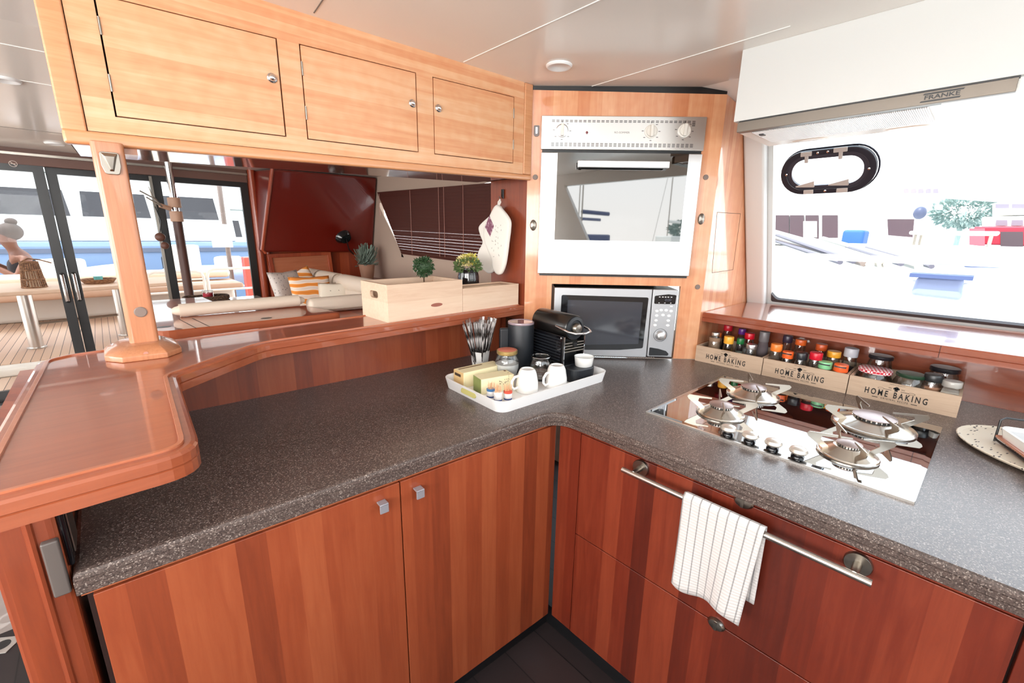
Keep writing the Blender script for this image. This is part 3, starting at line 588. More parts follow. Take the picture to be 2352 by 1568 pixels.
for kx, kz, rot in ((0.139, 1.868, 0.0), (0.503, 1.868, 0.02), (0.637, 1.872, -0.05)):
    T = OM @ Matrix.Translation((kx, -0.016, kz)) @ Matrix.Rotation(PI / 2, 4, 'X') @ Matrix.Rotation(rot, 4, 'Z')
    k = MB(T).lathe([(0.026, 0), (0.026, 0.004), (0.023, 0.006), (0.0205, 0.006), (0.020, 0.011)], 28).build('knob', knobw if kx > 0.2 else M['steel_b'], cp, smooth=True)
    MB(T).box(-0.006, 0.006, -0.022, 0.024, 0.009, 0.022).build('knob_grip', knobw, k, bevel=0.002)
    b = MB(T)
    b.box(-0.001, 0.001, 0.031, 0.038, 0.0, 0.0006)
    for a in (40, 90, 130, 180, 230, 275):
        q = math.radians(a); b.box(0.034 * math.sin(q) - 0.004, 0.034 * math.sin(q) + 0.004, 0.034 * math.cos(q) - 0.001, 0.034 * math.cos(q) + 0.001, 0, 0.0006)
    b.build('dial_mark', slot, cp)
T = OM @ Matrix.Translation((0.241, -0.016, 1.861)) @ Matrix.Rotation(PI / 2, 4, 'X')
l_ = MB(T).lathe([(0.0075, 0), (0.0075, 0.002), (0.0055, 0.003)], 16).build('indicator_ring', M['white'], cp)
MB(T).lathe([(0.005, 0.0025), (0.005, 0.004), (0.0001, 0.006)], 14).build('indicator_lamp', cm('dark_red_lamp', 110, 24, 34, 0.15, coat=0.5), l_, smooth=True)
T = OM @ Matrix.Translation((0.385, -0.0162, 1.863)) @ Matrix.Rotation(PI / 2, 4, 'X')
b = MB(T); text(b, 'RO-SOMMER', 0.010, Matrix.Identity(4), 1.1, 0.0002); b.build('lettering', cm('grey_print', 120, 112, 108, 0.5), cp, fix=False)
dbox(0.060, 0.720, 1.785, 1.797, -0.004, 0.004).build('door_gap', M['black'], ov)
od = dbox(0.056, 0.720, 1.283, 1.784, 0.0, 0.022).build('door', M['steel_b'], ov, bevel=0.003)
mir = mat('oven_mirror_glass', srgb(120, 119, 118), 0.02, 1.0)
gl = dbox(0.124, 0.664, 1.430, 1.7835, 0.0225, 0.0245).build('glass', mir, od)
b = MB(OM); b.box(0.206, 0.578, -0.062, -0.048, 1.722, 1.748)
b.build('handle', M['steel_b'], od, bevel=0.002)
for x in (0.212, 0.560): MB(OM).hexa([(x, -0.0245, 1.716), (x + 0.012, -0.0245, 1.716), (x + 0.012, -0.05, 1.724), (x, -0.05, 1.724)], [(x, -0.0245, 1.728), (x + 0.012, -0.0245, 1.728), (x + 0.012, -0.05, 1.746), (x, -0.05, 1.746)]).build('handle_bracket', M['chrome'], od)
dbox(0.064, 0.715, 1.274, 1.283, 0.0, 0.012).build('lower_trim', M['black'], ov)
# microwave in the niche
mw = empty('microwave', (0, 0, 0), matrix=DM @ Matrix.Translation((0.41, 0.1, 0.903)), label='silver microwave with dark window and round dial in the niche', cat='microwave')
MB(DM).box(0.134, 0.684, -0.002, 0.34, 0.912, 1.222).build('case', M['nickel'], mw, bevel=0.003)
silver = mat('microwave_silver', srgb(188, 190, 194), 0.35, 0.5)
md = MB(DM).box(0.134, 0.568, -0.020, -0.002, 0.908, 1.222).build('door', silver, mw, bevel=0.003)
T = DM @ XZ
wp_ = [(0.166, 1.190), (0.554, 1.186), (0.548, 0.952), (0.44, 0.941), (0.30, 0.938), (0.166, 0.940)]
w_ = MB(T).prism(fillet(wp_, 0.008, 3), -0.0225, -0.0200).build('window', M['black_gloss'], md)
mesh_m = mat('microwave_mesh_glass', srgb(58, 60, 68), 0.1, coat=0.3)
MB(T).prism([(0.195, 1.168), (0.53, 1.164), (0.526, 0.972), (0.195, 0.958)], -0.0230, -0.0225).build('mesh_screen', mesh_m, w_)
pn = MB(DM).box(0.572, 0.684, -0.020, -0.002, 0.912, 1.222).build('control_panel', silver, mw, bevel=0.004)
disp = MB(T).prism(fillet([(0.581, 1.158), (0.674, 1.158), (0.676, 1.199), (0.640, 1.202), (0.581, 1.194)], 0.006, 3), -0.0215, -0.0195).build('display', M['black_gloss'], pn)
b = MB(T)
for x in (0.602, 0.616, 0.628, 0.640, 0.654): b.box(x - 0.003, x + 0.004, 1.188, 1.191, -0.0222, -0.0214)
for x in (0.602, 0.628, 0.654): b.box(x - 0.003, x + 0.003, 1.162, 1.164, -0.0222, -0.0214)
b.build('display_marks', M['white'], disp)
b = MB(DM @ Matrix.Translation((0.641, -0.0216, 1.176)) @ Matrix.Rotation(PI / 2, 4, 'X')); text(b, '0:00', 0.018, Matrix.Identity(4), 0.9, 0.0002); b.build('digits', cm('dim_digits', 70, 72, 88, 0.4), disp, fix=False)
for x, z in ((0.596, 1.126), (0.615, 1.130), (0.637, 1.130), (0.659, 1.127), (0.597, 1.105), (0.625, 1.108), (0.652, 1.105), (0.596, 1.083), (0.651, 1.083), (0.594, 1.061), (0.651, 1.061)):
    TT = DM @ Matrix.Translation((x, -0.020, z)) @ Matrix.Rotation(PI / 2, 4, 'X') @ Matrix.Diagonal((1.3, 0.9, 1, 1))
    MB(TT).lathe([(0.0065, 0), (0.006, 0.0025), (0.0001, 0.0035)], 14).build('button', M['white'], pn, smooth=True)
MB(DM).box(0.652, 0.664, -0.0225, -0.02, 1.146, 1.1505).build('button', M['white'], pn)
TT = DM @ Matrix.Translation((0.622, -0.020, 1.015)) @ Matrix.Rotation(PI / 2, 4, 'X')
MB(TT).ring([(0.030 * math.cos(a * PI / 14), 0.030 * math.sin(a * PI / 14)) for a in range(28)], [(0.0285 * math.cos(a * PI / 14), 0.0285 * math.sin(a * PI / 14)) for a in range(28)], 0, 0.0012).build('dial_ring', M['black'], pn)
MB(TT).lathe([(0.024, 0), (0.023, 0.008), (0.020, 0.018), (0.014, 0.022), (0.0001, 0.023)], 28).build('dial', M['steel_b'], pn, smooth=True)
MB(T).prism(fillet([(0.579, 0.918), (0.664, 0.919), (0.668, 0.928), (0.655, 0.941), (0.62, 0.951), (0.579, 0.957)], 0.004, 2), -0.0225, -0.0195).build('open_button', M['black_gloss'], pn)
b = MB(DM)
for k in range(30): b.tube([(0.30 + k * 0.0105, -0.014, 0.906), (0.30 + k * 0.0105, 0.0, 0.906)], 0.0035, 6)
o = b.build('foot_grille', M['capgrey'], mw); o['kind'] = 'stuff'
# range hood
hd = empty('range_hood', (1.85, 0.0, 1.8), label='white range hood with steel band and mesh filter over the hob', cat='range hood')
MB().box(1.62, 2.06, -0.76, 0.657, 1.827, 2.04).build('canopy', M['hoodw'], hd, bevel=0.001)
MB().box(1.625, 1.97, 0.02, 0.640, 1.8235, 1.8275).build('shadow_line', M['black'], hd)
bd = MB().box(1.624, 1.640, 0.022, 0.645, 1.7935, 1.824).build('front_band', mat('band_steel', srgb(112, 104, 96), 0.4, 0.85), hd, bevel=0.001)
MB().box(1.640, 1.96, -0.5, 0.650, 1.797, 1.827).build('underside', M['gel'], hd)
MB().box(1.640, 1.655, 0.15, 0.645, 1.7945, 1.797).build('band_lip', M['black'], hd)
grille = mat('filter_mesh', srgb(220, 216, 214), 0.4, 0.4); q = N(grille); w_ = q.n('ShaderNodeTexWave', Scale=70.0); w_.bands_direction = 'Y'; q.l(q.coord(), w_.inputs['Vector']); bp3 = q.n('ShaderNodeBump', Strength=0.6, Distance=0.003); q.l(w_.outputs[0], bp3.inputs['Height']); q.l(bp3.outputs[0], q.b.inputs['Normal'])
fl_ = MB().box(1.662, 1.865, 0.175, 0.610, 1.793, 1.797).build('filter', grille, hd, bevel=0.001)
MB().box(1.70, 1.72, 0.585, 0.600, 1.790, 1.793).build('filter_latch', M['black'], fl_)
for y in (0.505, 0.245):
    T = Matrix.Translation((1.925, y, 1.797)) @ Matrix.Diagonal((0.5, 1.6, 1, 1))
    MB(T).lathe([(0.028, -0.002), (0.034, -0.001), (0.036, 0.0)], 24).build('lamp_lens', cm('hood_lens', 226, 206, 186, 0.2), hd, smooth=True)
for k in range(4): MB().box(1.70 + k * 0.045, 1.71 + k * 0.045, -0.06, -0.01, 1.7945, 1.797).build('switch', M['capgrey'], hd)
T = frame((1.6236, 0.150, 1.8095), (0, -1, 0), (0, 0, 1))
bg_ = MB(T)
bg_.prism([(-0.036, 0.007), (0.038, 0.007), (0.040, 0.0105), (-0.034, 0.0105)], 0, 0.0008); bg_.prism([(-0.040, -0.0105), (0.034, -0.0105), (0.036, -0.007), (-0.038, -0.007)], 0, 0.0008)
bg_.build('badge_bars', M['black'], bd)
b = MB(T); text(b, 'FRANKE', 0.0135, Matrix.Identity(4), 1.35, 0.0004, bold=0.0003); b.build('badge_lettering', M['black'], bd, fix=False)

# hob
hb = empty('gas_hob', (1.49, 0.317, 0.9), label='black glass gas hob with four steel burners and four knobs', cat='hob')
HZ = 0.9065
hobglass = mat('hob_glass', srgb(10, 9, 11), 0.03, 0.0, 1.0, 1.0, 0.01)
q = N(hobglass); q.b.inputs['IOR'].default_value = 2.3
b = MB(); stack(b, [(1.205, 0.003), (1.782, -0.010), (1.782, 0.630), (1.205, 0.645)], [(0.9, 0.0), (0.905, 0.0), (HZ, 0.012)]); g = b.build('glass', hobglass, hb)
MB().box(1.1985, 1.2045, 0.004, 0.644, 0.9, 0.9055).build('edge_strip', M['steel'], g)
MB().hexa([(1.205, 0.6455, 0.9), (1.782, 0.6305, 0.9), (1.782, 0.6345, 0.9), (1.205, 0.6495, 0.9)], [(1.205, 0.6455, 0.9055), (1.782, 0.6305, 0.9055), (1.782, 0.6345, 0.9055), (1.205, 0.6495, 0.9055)]).build('edge_strip', M['steel'], g)
bsteel = mat('burner_steel', srgb(206, 198, 188), 0.22, 1.0); capm = mat('burner_cap_steel', srgb(172, 156, 152), 0.38, 0.9); bladem = mat('pan_support_steel', srgb(190, 182, 170), 0.3, 1.0)
def burner(x, y, r, a0, capf):
    T = Matrix.Translation((x, y, HZ))
    bu = MB(T).lathe([(r * 1.0, 0.0), (r * 1.02, 0.004), (r * 0.99, 0.007), (r * 0.95, 0.0075), (r * 0.92, 0.009), (r * 0.70, 0.017), (r * 0.68, 0.018), (r * 0.52, 0.024), (r * 0.50, 0.025)], 40).build('burner', bsteel, hb, smooth=True)
    MB(T).lathe([(r * capf + 0.004, 0.024), (r * capf + 0.004, 0.031)], 32).build('flame_ring', M['black'], bu)
    b = MB(T)
    for k in range(28):
        a = 2 * PI * k / 28; b.box(r * capf + 0.003, r * capf + 0.0055, -0.0016, 0.0016, 0.026, 0.031, Matrix.Rotation(a, 4, 'Z'))
    b.build('flame_ports', bsteel, bu)
    MB(T).lathe([(r * capf + 0.005, 0.031), (r * capf + 0.0055, 0.033), (r * capf * 0.75, 0.0385), (0.0001, 0.041)], 32).build('burner_cap', capm, bu, smooth=True)
    h = 0.05
    for k in range(4):
        TT = T @ Matrix.Rotation(a0 + k * PI / 2, 4, 'Z') @ XZ; R_ = r + 0.032
        pol = [(r * 0.42, h), (R_ - 0.006, h + 0.002), (R_, h - 0.004), (R_ - 0.004, h - 0.012), (r * 0.86, 0.010), (r * 0.66, 0.016), (r * 0.98, 0.034), (r * 0.95, h - 0.006), (r * 0.42, h - 0.004)]
        MB(TT).prism(pol, -0.0013, 0.0013).build('pan_support', bladem, hb)
burner(1.365, 0.480, 0.070, 0.45, 0.42); burner(1.625, 0.472, 0.083, 0.50, 0.42); burner(1.625, 0.135, 0.100, 0.52, 0.48); burner(1.345, 0.148, 0.066, 0.50, 0.34)
for y in (0.405, 0.347, 0.290, 0.232):
    T = Matrix.Translation((1.232, y, HZ))
    k = MB(T).lathe([(0.015, 0.0), (0.015, 0.004), (0.012, 0.006), (0.0115, 0.012)], 24).build('knob', M['black_gloss'], hb, smooth=True)
    MB(T @ Matrix.Diagonal((1, 1, 1, 1))).lathe([(0.010, 0.010), (0.0195, 0.013), (0.0215, 0.017), (0.0185, 0.024), (0.010, 0.028), (0.0001, 0.0285)], 28).build('knob_cap', mat('knob_satin', srgb(214, 206, 196), 0.35, 0.7), k, smooth=True)
    MB().box(1.2105, 1.2145, y - 0.010, y - 0.002, 0.9045, 0.9058).build('mark', M['white'], hb)

# ================================================================ THINGS ON THE WORKTOP
# serving tray
TM = Matrix.Translation((1.118, 1.098, 0.9)) @ Matrix.Rotation(-0.045, 4, 'Z')
tray = empty('serving_tray', (0, 0, 0), matrix=TM, label='white rectangular tray with cut-out handles holding the coffee things', cat='tray')
po = rrect(0.552, 0.350, 0.045, 7); n = len(po)
b = MB(TM); pb = inset(po, 0.010); pi_ = inset(po, 0.004); pbi = inset(po, 0.013); vs = []
for pts, z in ((pb, 0.0), (po, 0.040), (pi_, 0.0405), (pbi, 0.006)): vs += [(p[0], p[1], z) for p in pts]
fs = [tuple(range(n - 1, -1, -1)), tuple(3 * n + k for k in range(n))]
for i in range(3):
    for k in range(n): fs.append((i * n + k, i * n + (k + 1) % n, (i + 1) * n + (k + 1) % n, (i + 1) * n + k))
b.add(vs, fs); b.build('tray_body', mat('tray_white', srgb(242, 242, 242), 0.3), tray)
T = TM @ Matrix.Translation((-0.274, 0, 0.024)) @ Matrix.Rotation(-PI / 2, 4, 'Y') @ Matrix.Rotation(0.22, 4, 'Y')
MB(T).prism(rrect(0.017, 0.085, 0.008, 4), -0.002, 0.0022).build('handle_slot', cm('slot_shade', 196, 190, 120, 0.6), tray)
TZ = 0.9062
# straw cup and straws
cup = MB(); T = Matrix.Translation((1.085, 1.345, 0.9)) @ Matrix.Rotation(0.35, 4, 'Z')
a_ = rrect(0.046, 0.046, 0.006, 3); c_ = rrect(0.062, 0.062, 0.007, 3); n = len(a_); ai = inset(a_, 0.004); ci = inset(c_, 0.004)
vs = [(p[0], p[1], 0) for p in a_] + [(p[0], p[1], 0.082) for p in c_] + [(p[0], p[1], 0.082) for p in ci] + [(p[0], p[1], 0.006) for p in ai]
fs = [tuple(range(n - 1, -1, -1)), tuple(3 * n + k for k in range(n))]
for i in range(3):
    for k in range(n): fs.append((i * n + k, i * n + (k + 1) % n, (i + 1) * n + (k + 1) % n, (i + 1) * n + k))
cup.M = T; cup.add(vs, fs); o = centered(cup.build('straw_cup', M['white_gloss'])); tag(o, 'square white porcelain cup full of wrapped black straws', 'cup')
strawm = mat('black_straw_in_film', srgb(40, 36, 36), 0.25, coat=0.6); q = N(strawm); w_ = q.n('ShaderNodeTexNoise', Scale=120.0); q.l(q.coord((1, 1, 0.15)), w_.inputs['Vector'])
q.l(q.ramp(w_.outputs[0], [(0.46, srgb(34, 30, 30)), (0.58, srgb(190, 186, 186))]), q.b.inputs['Base Color'])
random.seed(3)
film = glassmat('straw_film', (0.9, 0.9, 0.9, 1), 0.6, 0.1, 0.12)
proto = None
for k in range(44):
    u = random.uniform(-0.021, 0.021); v = random.uniform(-0.02, 0.02)
    if -0.002 < u < 0.006: u -= 0.008
    base = T @ Vector((u * 0.8, v * 0.8, 0.008)); tip = T @ Vector((u * 3.5 + random.uniform(-0.006, 0.006), v * 2.6, 0.20 + random.uniform(-0.015, 0.012)))
    d = (tip - base)
    if proto is None:
        r_ = empty('straw', (0, 0, 0)); MB().tube([(0, 0, 0), (0, 0, 0.198)], 0.0033, 6).build('tube', strawm, r_, smooth=True); MB().hexa([(-0.0035, -0.0006, 0.190), (0.0035, -0.0006, 0.190), (0.0035, 0.0006, 0.190), (-0.0035, 0.0006, 0.190)], [(-0.0045, -0.0004, 0.212), (0.0045, -0.0004, 0.212), (0.0045, 0.0004, 0.212), (-0.0045, 0.0004, 0.212)]).build('wrapper_end', film, r_); proto = r_
    else: r_ = copy_tree(proto)
    r_.matrix_world = Matrix.Translation(base) @ d.to_track_quat('Z', 'Y').to_matrix().to_4x4() @ Matrix.Rotation(random.uniform(0, 3), 4, 'Z')
    tag(r_, 'wrapped black drinking straw standing in the square white cup', 'straw', 'straws in the white cup')
# sugar jar
def lathe_thing(name, x, y, z, prof, m, label, cat, n=28):
    o = MB().lathe(prof, n).build(name, m, smooth=True); o.location = (x, y, z); FR[o.name] = Matrix.Translation((x, y, z)); tag(o, label, cat); return o
def thing(name, x, y, z, label, cat, rz=0, group=None): return empty(name, (x, y, z), rz, label, cat, group)
sj = thing('sugar_jar', 1.085, 1.180, TZ, 'glass jar of white sugar with a red and gold lid', 'jar')
T = F(sj)
MB(T).lathe([(0.030, 0), (0.034, 0.004), (0.046, 0.045), (0.047, 0.065), (0.040, 0.088), (0.036, 0.095), (0.036, 0.104)], 32).build('glass_body', M['jar'], sj, smooth=True)
MB(T).lathe([(0.029, 0.003), (0.032, 0.006), (0.0445, 0.046), (0.0445, 0.062), (0.0001, 0.060)], 28).build('sugar', cm('sugar_white', 240, 238, 236, 0.9), sj, smooth=True)
ld = MB(T).lathe([(0.039, 0.100), (0.040, 0.102), (0.040, 0.113), (0.038, 0.115)], 32).build('lid', mat('lid_gold', srgb(206, 178, 118), 0.3, 0.7), sj, smooth=True)
lidr = flecks('lid_red_print', srgb(206, 120, 98), srgb(240, 214, 190), 60.0, 0.25)
MB(T).lathe([(0.037, 0.1152), (0.034, 0.1162), (0.0001, 0.1166)], 32).build('lid_print', lidr, ld, smooth=True)
# milk frother
mf = thing('milk_frother', 1.200, 1.225, 0.9062, 'tall black milk frother with clear grey lid behind the sugar jar', 'milk frother')
T = F(mf); blkm = mat('soft_black', srgb(26, 30, 36), 0.45)
MB(T).lathe([(0.050, 0), (0.053, 0.004), (0.053, 0.195), (0.052, 0.197)], 40).build('body', blkm, mf, smooth=True)
MB(T).lathe([(0.0535, 0.196), (0.0545, 0.199), (0.053, 0.204), (0.047, 0.205), (0.045, 0.203), (0.0001, 0.203)], 40).build('lid', mat('mauve_clear_lid', srgb(148, 130, 138), 0.08, coat=0.5), mf, smooth=True)
MB(T @ Matrix.Rotation(2.55, 4, 'Z')).box(0.048, 0.088, -0.012, 0.012, 0.05, 0.178).build('handle', blkm, mf, bevel=0.008, seg=3)
# coffee machine
CM_ = Matrix.Translation((1.306, 1.108, 0.9062)) @ Matrix.Rotation(-0.13, 4, 'Z') @ Matrix.Scale(1.06, 4)
co = empty('coffee_machine', (0, 0, 0), matrix=CM_, label='black capsule coffee machine with chrome lever on the white tray', cat='coffee machine')
MB(CM_).box(-0.052, 0.052, -0.075, 0.125, 0.0, 0.05).build('base', blkm, co, bevel=0.006)
MB(CM_).box(-0.040, 0.040, -0.055, 0.110, 0.048, 0.150).build('core', M['black'], co, bevel=0.004)
for s in (-1, 1):
    fl_ = MB(CM_).box(s * 0.052 - 0.003, s * 0.052 + 0.003, -0.078, 0.115, 0.02, 0.160).build('side_panel', M['black_gloss'], co, bevel=0.002)
    for k in range(11): MB(CM_).box(s * 0.0555 - 0.0012, s * 0.0555 + 0.0012, -0.066, 0.108, 0.032 + k * 0.0112, 0.037 + k * 0.0112).build('rib', blkm, fl_, bevel=0.001)
    for y in (-0.068, 0.100): MB(CM_ @ Matrix.Translation((s * 0.055, y, 0.152)) @ Matrix.Rotation(s * PI / 2, 4, 'Y')).lathe([(0.004, 0), (0.004, 0.002), (0.0001, 0.0035)], 12).build('rivet', M['chrome'], fl_, smooth=True)
    MB(CM_).box(s * 0.050 - 0.002, s * 0.050 + 0.002, -0.082, -0.077, 0.02, 0.158).build('edge_trim', M['chrome'], fl_)
HT = CM_ @ Matrix.Translation((0, 0.12, 0.186)) @ Matrix.Rotation(PI / 2, 4, 'X')
MB(HT).lathe([(0.040, 0.0), (0.046, 0.006), (0.047, 0.02), (0.047, 0.195), (0.044, 0.199)], 40).build('head', mat('head_black_satin', srgb(20, 18, 17), 0.28, coat=0.3), co, smooth=True)
fc = MB(HT).lathe([(0.042, 0.198), (0.041, 0.203), (0.030, 0.205), (0.028, 0.201), (0.0001, 0.201)], 36).build('head_front', blkm, co, smooth=True)
MB(HT).lathe([(0.020, 0.2), (0.020, 0.212), (0.015, 0.220), (0.0001, 0.223)], 24).build('lever_hub', M['nickel'], fc, smooth=True)
MB(CM_).tube([(-0.049, -0.03, 0.190), (-0.051, -0.06, 0.186), (-0.050, -0.10, 0.180), (-0.036, -0.124, 0.177), (0, -0.134, 0.176), (0.036, -0.124, 0.177), (0.050, -0.10, 0.180), (0.051, -0.06, 0.186), (0.049, -0.03, 0.190)], 0.0042, 10).build('lever', M['chrome'], co, smooth=True)
for k in range(4): MB(CM_).box(-0.047, 0.047, -0.082, -0.062, 0.098 + k * 0.0105, 0.103 + k * 0.0105).build('front_bar', M['nickel'], co, bevel=0.001)
MB(CM_).lathe([(0.008, 0.118), (0.010, 0.135)], 12, Matrix.Translation((0, -0.082, 0))).build('spout', M['black'], co)
dt = MB(CM_); pd = fillet([(-0.055, -0.07), (0.055, -0.07), (0.058, -0.150), (-0.058, -0.150)], [0, 0, 0.045, 0.045], 8); stack(dt, pd, [(0.0, 0.004), (0.03, 0.0), (0.046, 0.0), (0.050, 0.002), (0.050, 0.008), (0.047, 0.010)]); dt.build('drip_tray', blkm, co)
cz = CM_ @ Vector((0.026, -0.108, 0.047))
rk = MB(); rk.lathe([(0.0001, 0.0), (0.032, 0.0), (0.034, 0.002), (0.038, 0.036), (0.0385, 0.038), (0.036, 0.038), (0.033, 0.004), (0.0001, 0.004)], 36)
o = rk.build('ramekin', M['white_gloss'], smooth=True); o.location = cz; FR[o.name] = Matrix.Translation(cz); tag(o, 'small white ramekin dish standing on the coffee machine drip tray', 'dish')
# empty glass jar with spoon
gj = thing('glass_jar', 1.180, 1.092, TZ, 'open empty glass jar in front of the black milk frother', 'jar')
T = F(gj)
MB(T).lathe([(0.034, 0), (0.040, 0.006), (0.043, 0.055), (0.041, 0.070), (0.036, 0.078), (0.037, 0.090), (0.0375, 0.091), (0.0355, 0.091), (0.034, 0.079), (0.0395, 0.068), (0.041, 0.055), (0.038, 0.008), (0.0001, 0.004)], 36).build('glass_body', M['jar'], gj, smooth=True)
MB(T).lathe([(0.032, 0.006), (0.038, 0.010), (0.0395, 0.030), (0.0001, 0.032)], 20).build('contents', wicker('mixed_capsules', srgb(120, 60, 50), srgb(190, 180, 176), 55), gj)
MB(T @ Matrix.Translation((0, 0, 0.0905))).tube([(0.0365 * math.cos(a * PI / 16), 0.0365 * math.sin(a * PI / 16), 0) for a in range(32)], 0.0014, 6, closed=True).build('rim', M['chrome'], gj)
# upturned mugs
for i, (x, y, a, lab) in enumerate(((1.048, 1.032, 2.9, 'white mug turned upside down beside the tea boxes'), (1.163, 0.995, 3.05, 'white mug turned upside down beside the coffee machine'))):
    mg = thing('mug', x, y, TZ, lab, 'mug', 0, 'upturned white mugs on the tray'); T = F(mg)
    MB(T).lathe([(0.036, 0.0), (0.0405, 0.001), (0.0405, 0.008), (0.039, 0.035), (0.033, 0.066), (0.028, 0.078), (0.024, 0.082), (0.021, 0.082), (0.019, 0.079), (0.0001, 0.079)], 36).build('bowl', M['white_gloss'], mg, smooth=True)
    TT = T @ Matrix.Rotation(a, 4, 'Z')
    MB(TT).tube([(0.038, 0, 0.018), (0.054, 0, 0.014), (0.064, 0, 0.026), (0.063, 0, 0.044), (0.052, 0, 0.058), (0.034, 0, 0.060)], 0.0048, 10).build('handle', M['white_gloss'], mg, smooth=True)
# tea boxes
BM_ = Matrix.Translation((0.985, 1.222, TZ)) @ Matrix.Rotation(-0.06, 4, 'Z')
tb = empty('tea_box', (0, 0, 0), matrix=BM_, label='long cream tea box with a small dark label near the straws', cat='box')
creamb = cm('cream_card', 236, 226, 186, 0.5)
MB(BM_).box(-0.095, 0.085, -0.032, 0.032, 0, 0.058).build('carton', creamb, tb, bevel=0.001)
MB(BM_).box(-0.0965, -0.095, -0.0315, 0.0315, 0.001, 0.057).build('end_flap', cm('card_tan', 222, 190, 136, 0.5), tb)
b = MB(BM_ @ frame((-0.0966, 0.003, 0.043), (0, -1, 0), (0, 0, 1))); b.box(-0.020, 0.018, -0.005, 0.005, 0, 0.0008); b.build('label', cm('dark_label', 62, 44, 28, 0.5), tb)
MB(BM_).box(-0.085, 0.02, 0.012, 0.020, 0.058, 0.0586).build('opening_slot', cm('slot_brown', 120, 96, 70, 0.7), tb)
BM2 = Matrix.Translation((0.965, 1.118, TZ)) @ Matrix.Rotation(-0.22, 4, 'Z')
tb2 = empty('tea_box', (0, 0, 0), matrix=BM2, label='green-ended pale yellow tea box with a bird drawing, nearest the tray handle', cat='box')
MB(BM2).box(-0.066, 0.066, -0.030, 0.030, 0, 0.056).build('carton', creamb, tb2, bevel=0.001)
MB(BM2).box(-0.0675, -0.066, -0.0295, 0.0295, 0.0005, 0.0555).build('end_panel', cm('leaf_green_card', 132, 144, 84, 0.5), tb2)
b = MB(BM2); random.seed(5)
for k in range(26):
    x = random.uniform(0.0, 0.045); z = 0.016 + abs(random.gauss(0, 0.012)) + (x * 0.4); b.box(x, x + 0.003, -0.0306, -0.030, z, z + 0.0016)
b.build('bird_drawing', cm('ink_brown', 110, 84, 64, 0.6), tb2)
b = MB(BM2); b.box(0.052, 0.060, 0.015, 0.026, 0.056, 0.0566); b.build('tab', cm('ink_brown'  , 110, 84, 64, 0.6), tb2)
# toothpick pots
pick = cm('toothpick_wood', 226, 180, 138, 0.7)
for i, (x, y, cb, lab) in enumerate(((0.900, 1.058, (60, 110, 160), 'toothpick pot with a blue band, furthest from the tray rim'), (0.897, 1.018, (236, 236, 236), 'toothpick pot with a white band between the blue and the red ones'), (0.930, 1.005, (206, 84, 66), 'toothpick pot with a red band, nearest the upturned mugs'))):
    tp = thing('toothpick_pot', x, y, TZ, lab, 'toothpick holder', 0, 'toothpick pots on the tray'); T = F(tp)
    MB(T).lathe([(0.013, 0), (0.014, 0.002), (0.014, 0.030)], 20).build('pot', M['white'], tp, smooth=True)
    MB(T).lathe([(0.0143, 0.006), (0.0143, 0.011)], 20).build('stripe', cm('navy_band', 44, 70, 130, 0.4), tp)
    MB(T).lathe([(0.0145, 0.028), (0.015, 0.029), (0.015, 0.035), (0.013, 0.036)], 20).build('collar', mat('collar_%d' % i, srgb(*cb), 0.4), tp, smooth=True)
    b = MB(T); random.seed(i)
    for k in range(34):
        a = random.uniform(0, 6.28); r = random.uniform(0, 0.011); h = random.uniform(0.052, 0.060)
        b.tube([(r * math.cos(a), r * math.sin(a), 0.02), (r * 1.35 * math.cos(a), r * 1.35 * math.sin(a), h)], [0.0009, 0.0004], 5)
    o = b.build('toothpicks', pick, tp); o['kind'] = 'stuff'
# platter and wire-handled cheese board
PM = Matrix.Translation((1.715, -0.300, 0.9)) @ Matrix.Rotation(math.radians(70), 4, 'Z')
pl = empty('serving_platter', (0, 0, 0), matrix=PM, label='oval cream platter with black flecks at the right end of the worktop', cat='platter')
pts = [(0.27 * math.cos(a), 0.192 * math.sin(a)) for a in [2 * PI * k / 48 + 0.001 for k in range(48)]]
b = MB(PM); stack(b, pts, [(0.0, 0.03), (0.008, 0.004), (0.013, 0.0), (0.015, 0.002), (0.012, 0.012)]); b.build('dish', M['fleck'], pl)
QM = Matrix.Translation((1.638, -0.226, 0.914)) @ Matrix.Rotation(math.radians(22), 4, 'Z')
cb = empty('warming_tray', (0, 0, 0), matrix=QM, label='white rectangular dish in a black wire stand standing on the flecked platter', cat='dish')
MB(QM).box(-0.13, 0.13, -0.07, 0.07, 0.014, 0.022).build('wooden_rest', M['cherry_e'], cb, bevel=0.002)
b = MB(QM); stack(b, rrect(0.26, 0.14, 0.02, 4), [(0.022, 0.006), (0.048, 0.0), (0.050, 0.003), (0.044, 0.008)]); b.build('dish', M['white_gloss'], cb)
b = MB(QM); b.tube([(0.137, 0.065, 0.0), (0.137, 0.065, 0.062), (0.137, 0.055, 0.070), (0.137, -0.055, 0.070), (0.137, -0.065, 0.062), (0.137, -0.065, 0.0)], 0.0028, 8); b.build('wire_handle', M['black'], cb, smooth=True)
b = MB(QM); b.tube([(0.137, 0.065, 0.006), (-0.137, 0.065, 0.006)], 0.003, 8); b.build('wire_side', M['black'], cb, smooth=True)
b = MB(QM); b.tube([(0.137, -0.065, 0.006), (-0.137, -0.065, 0.006)], 0.003, 8); b.build('wire_side', M['black'], cb, smooth=True)
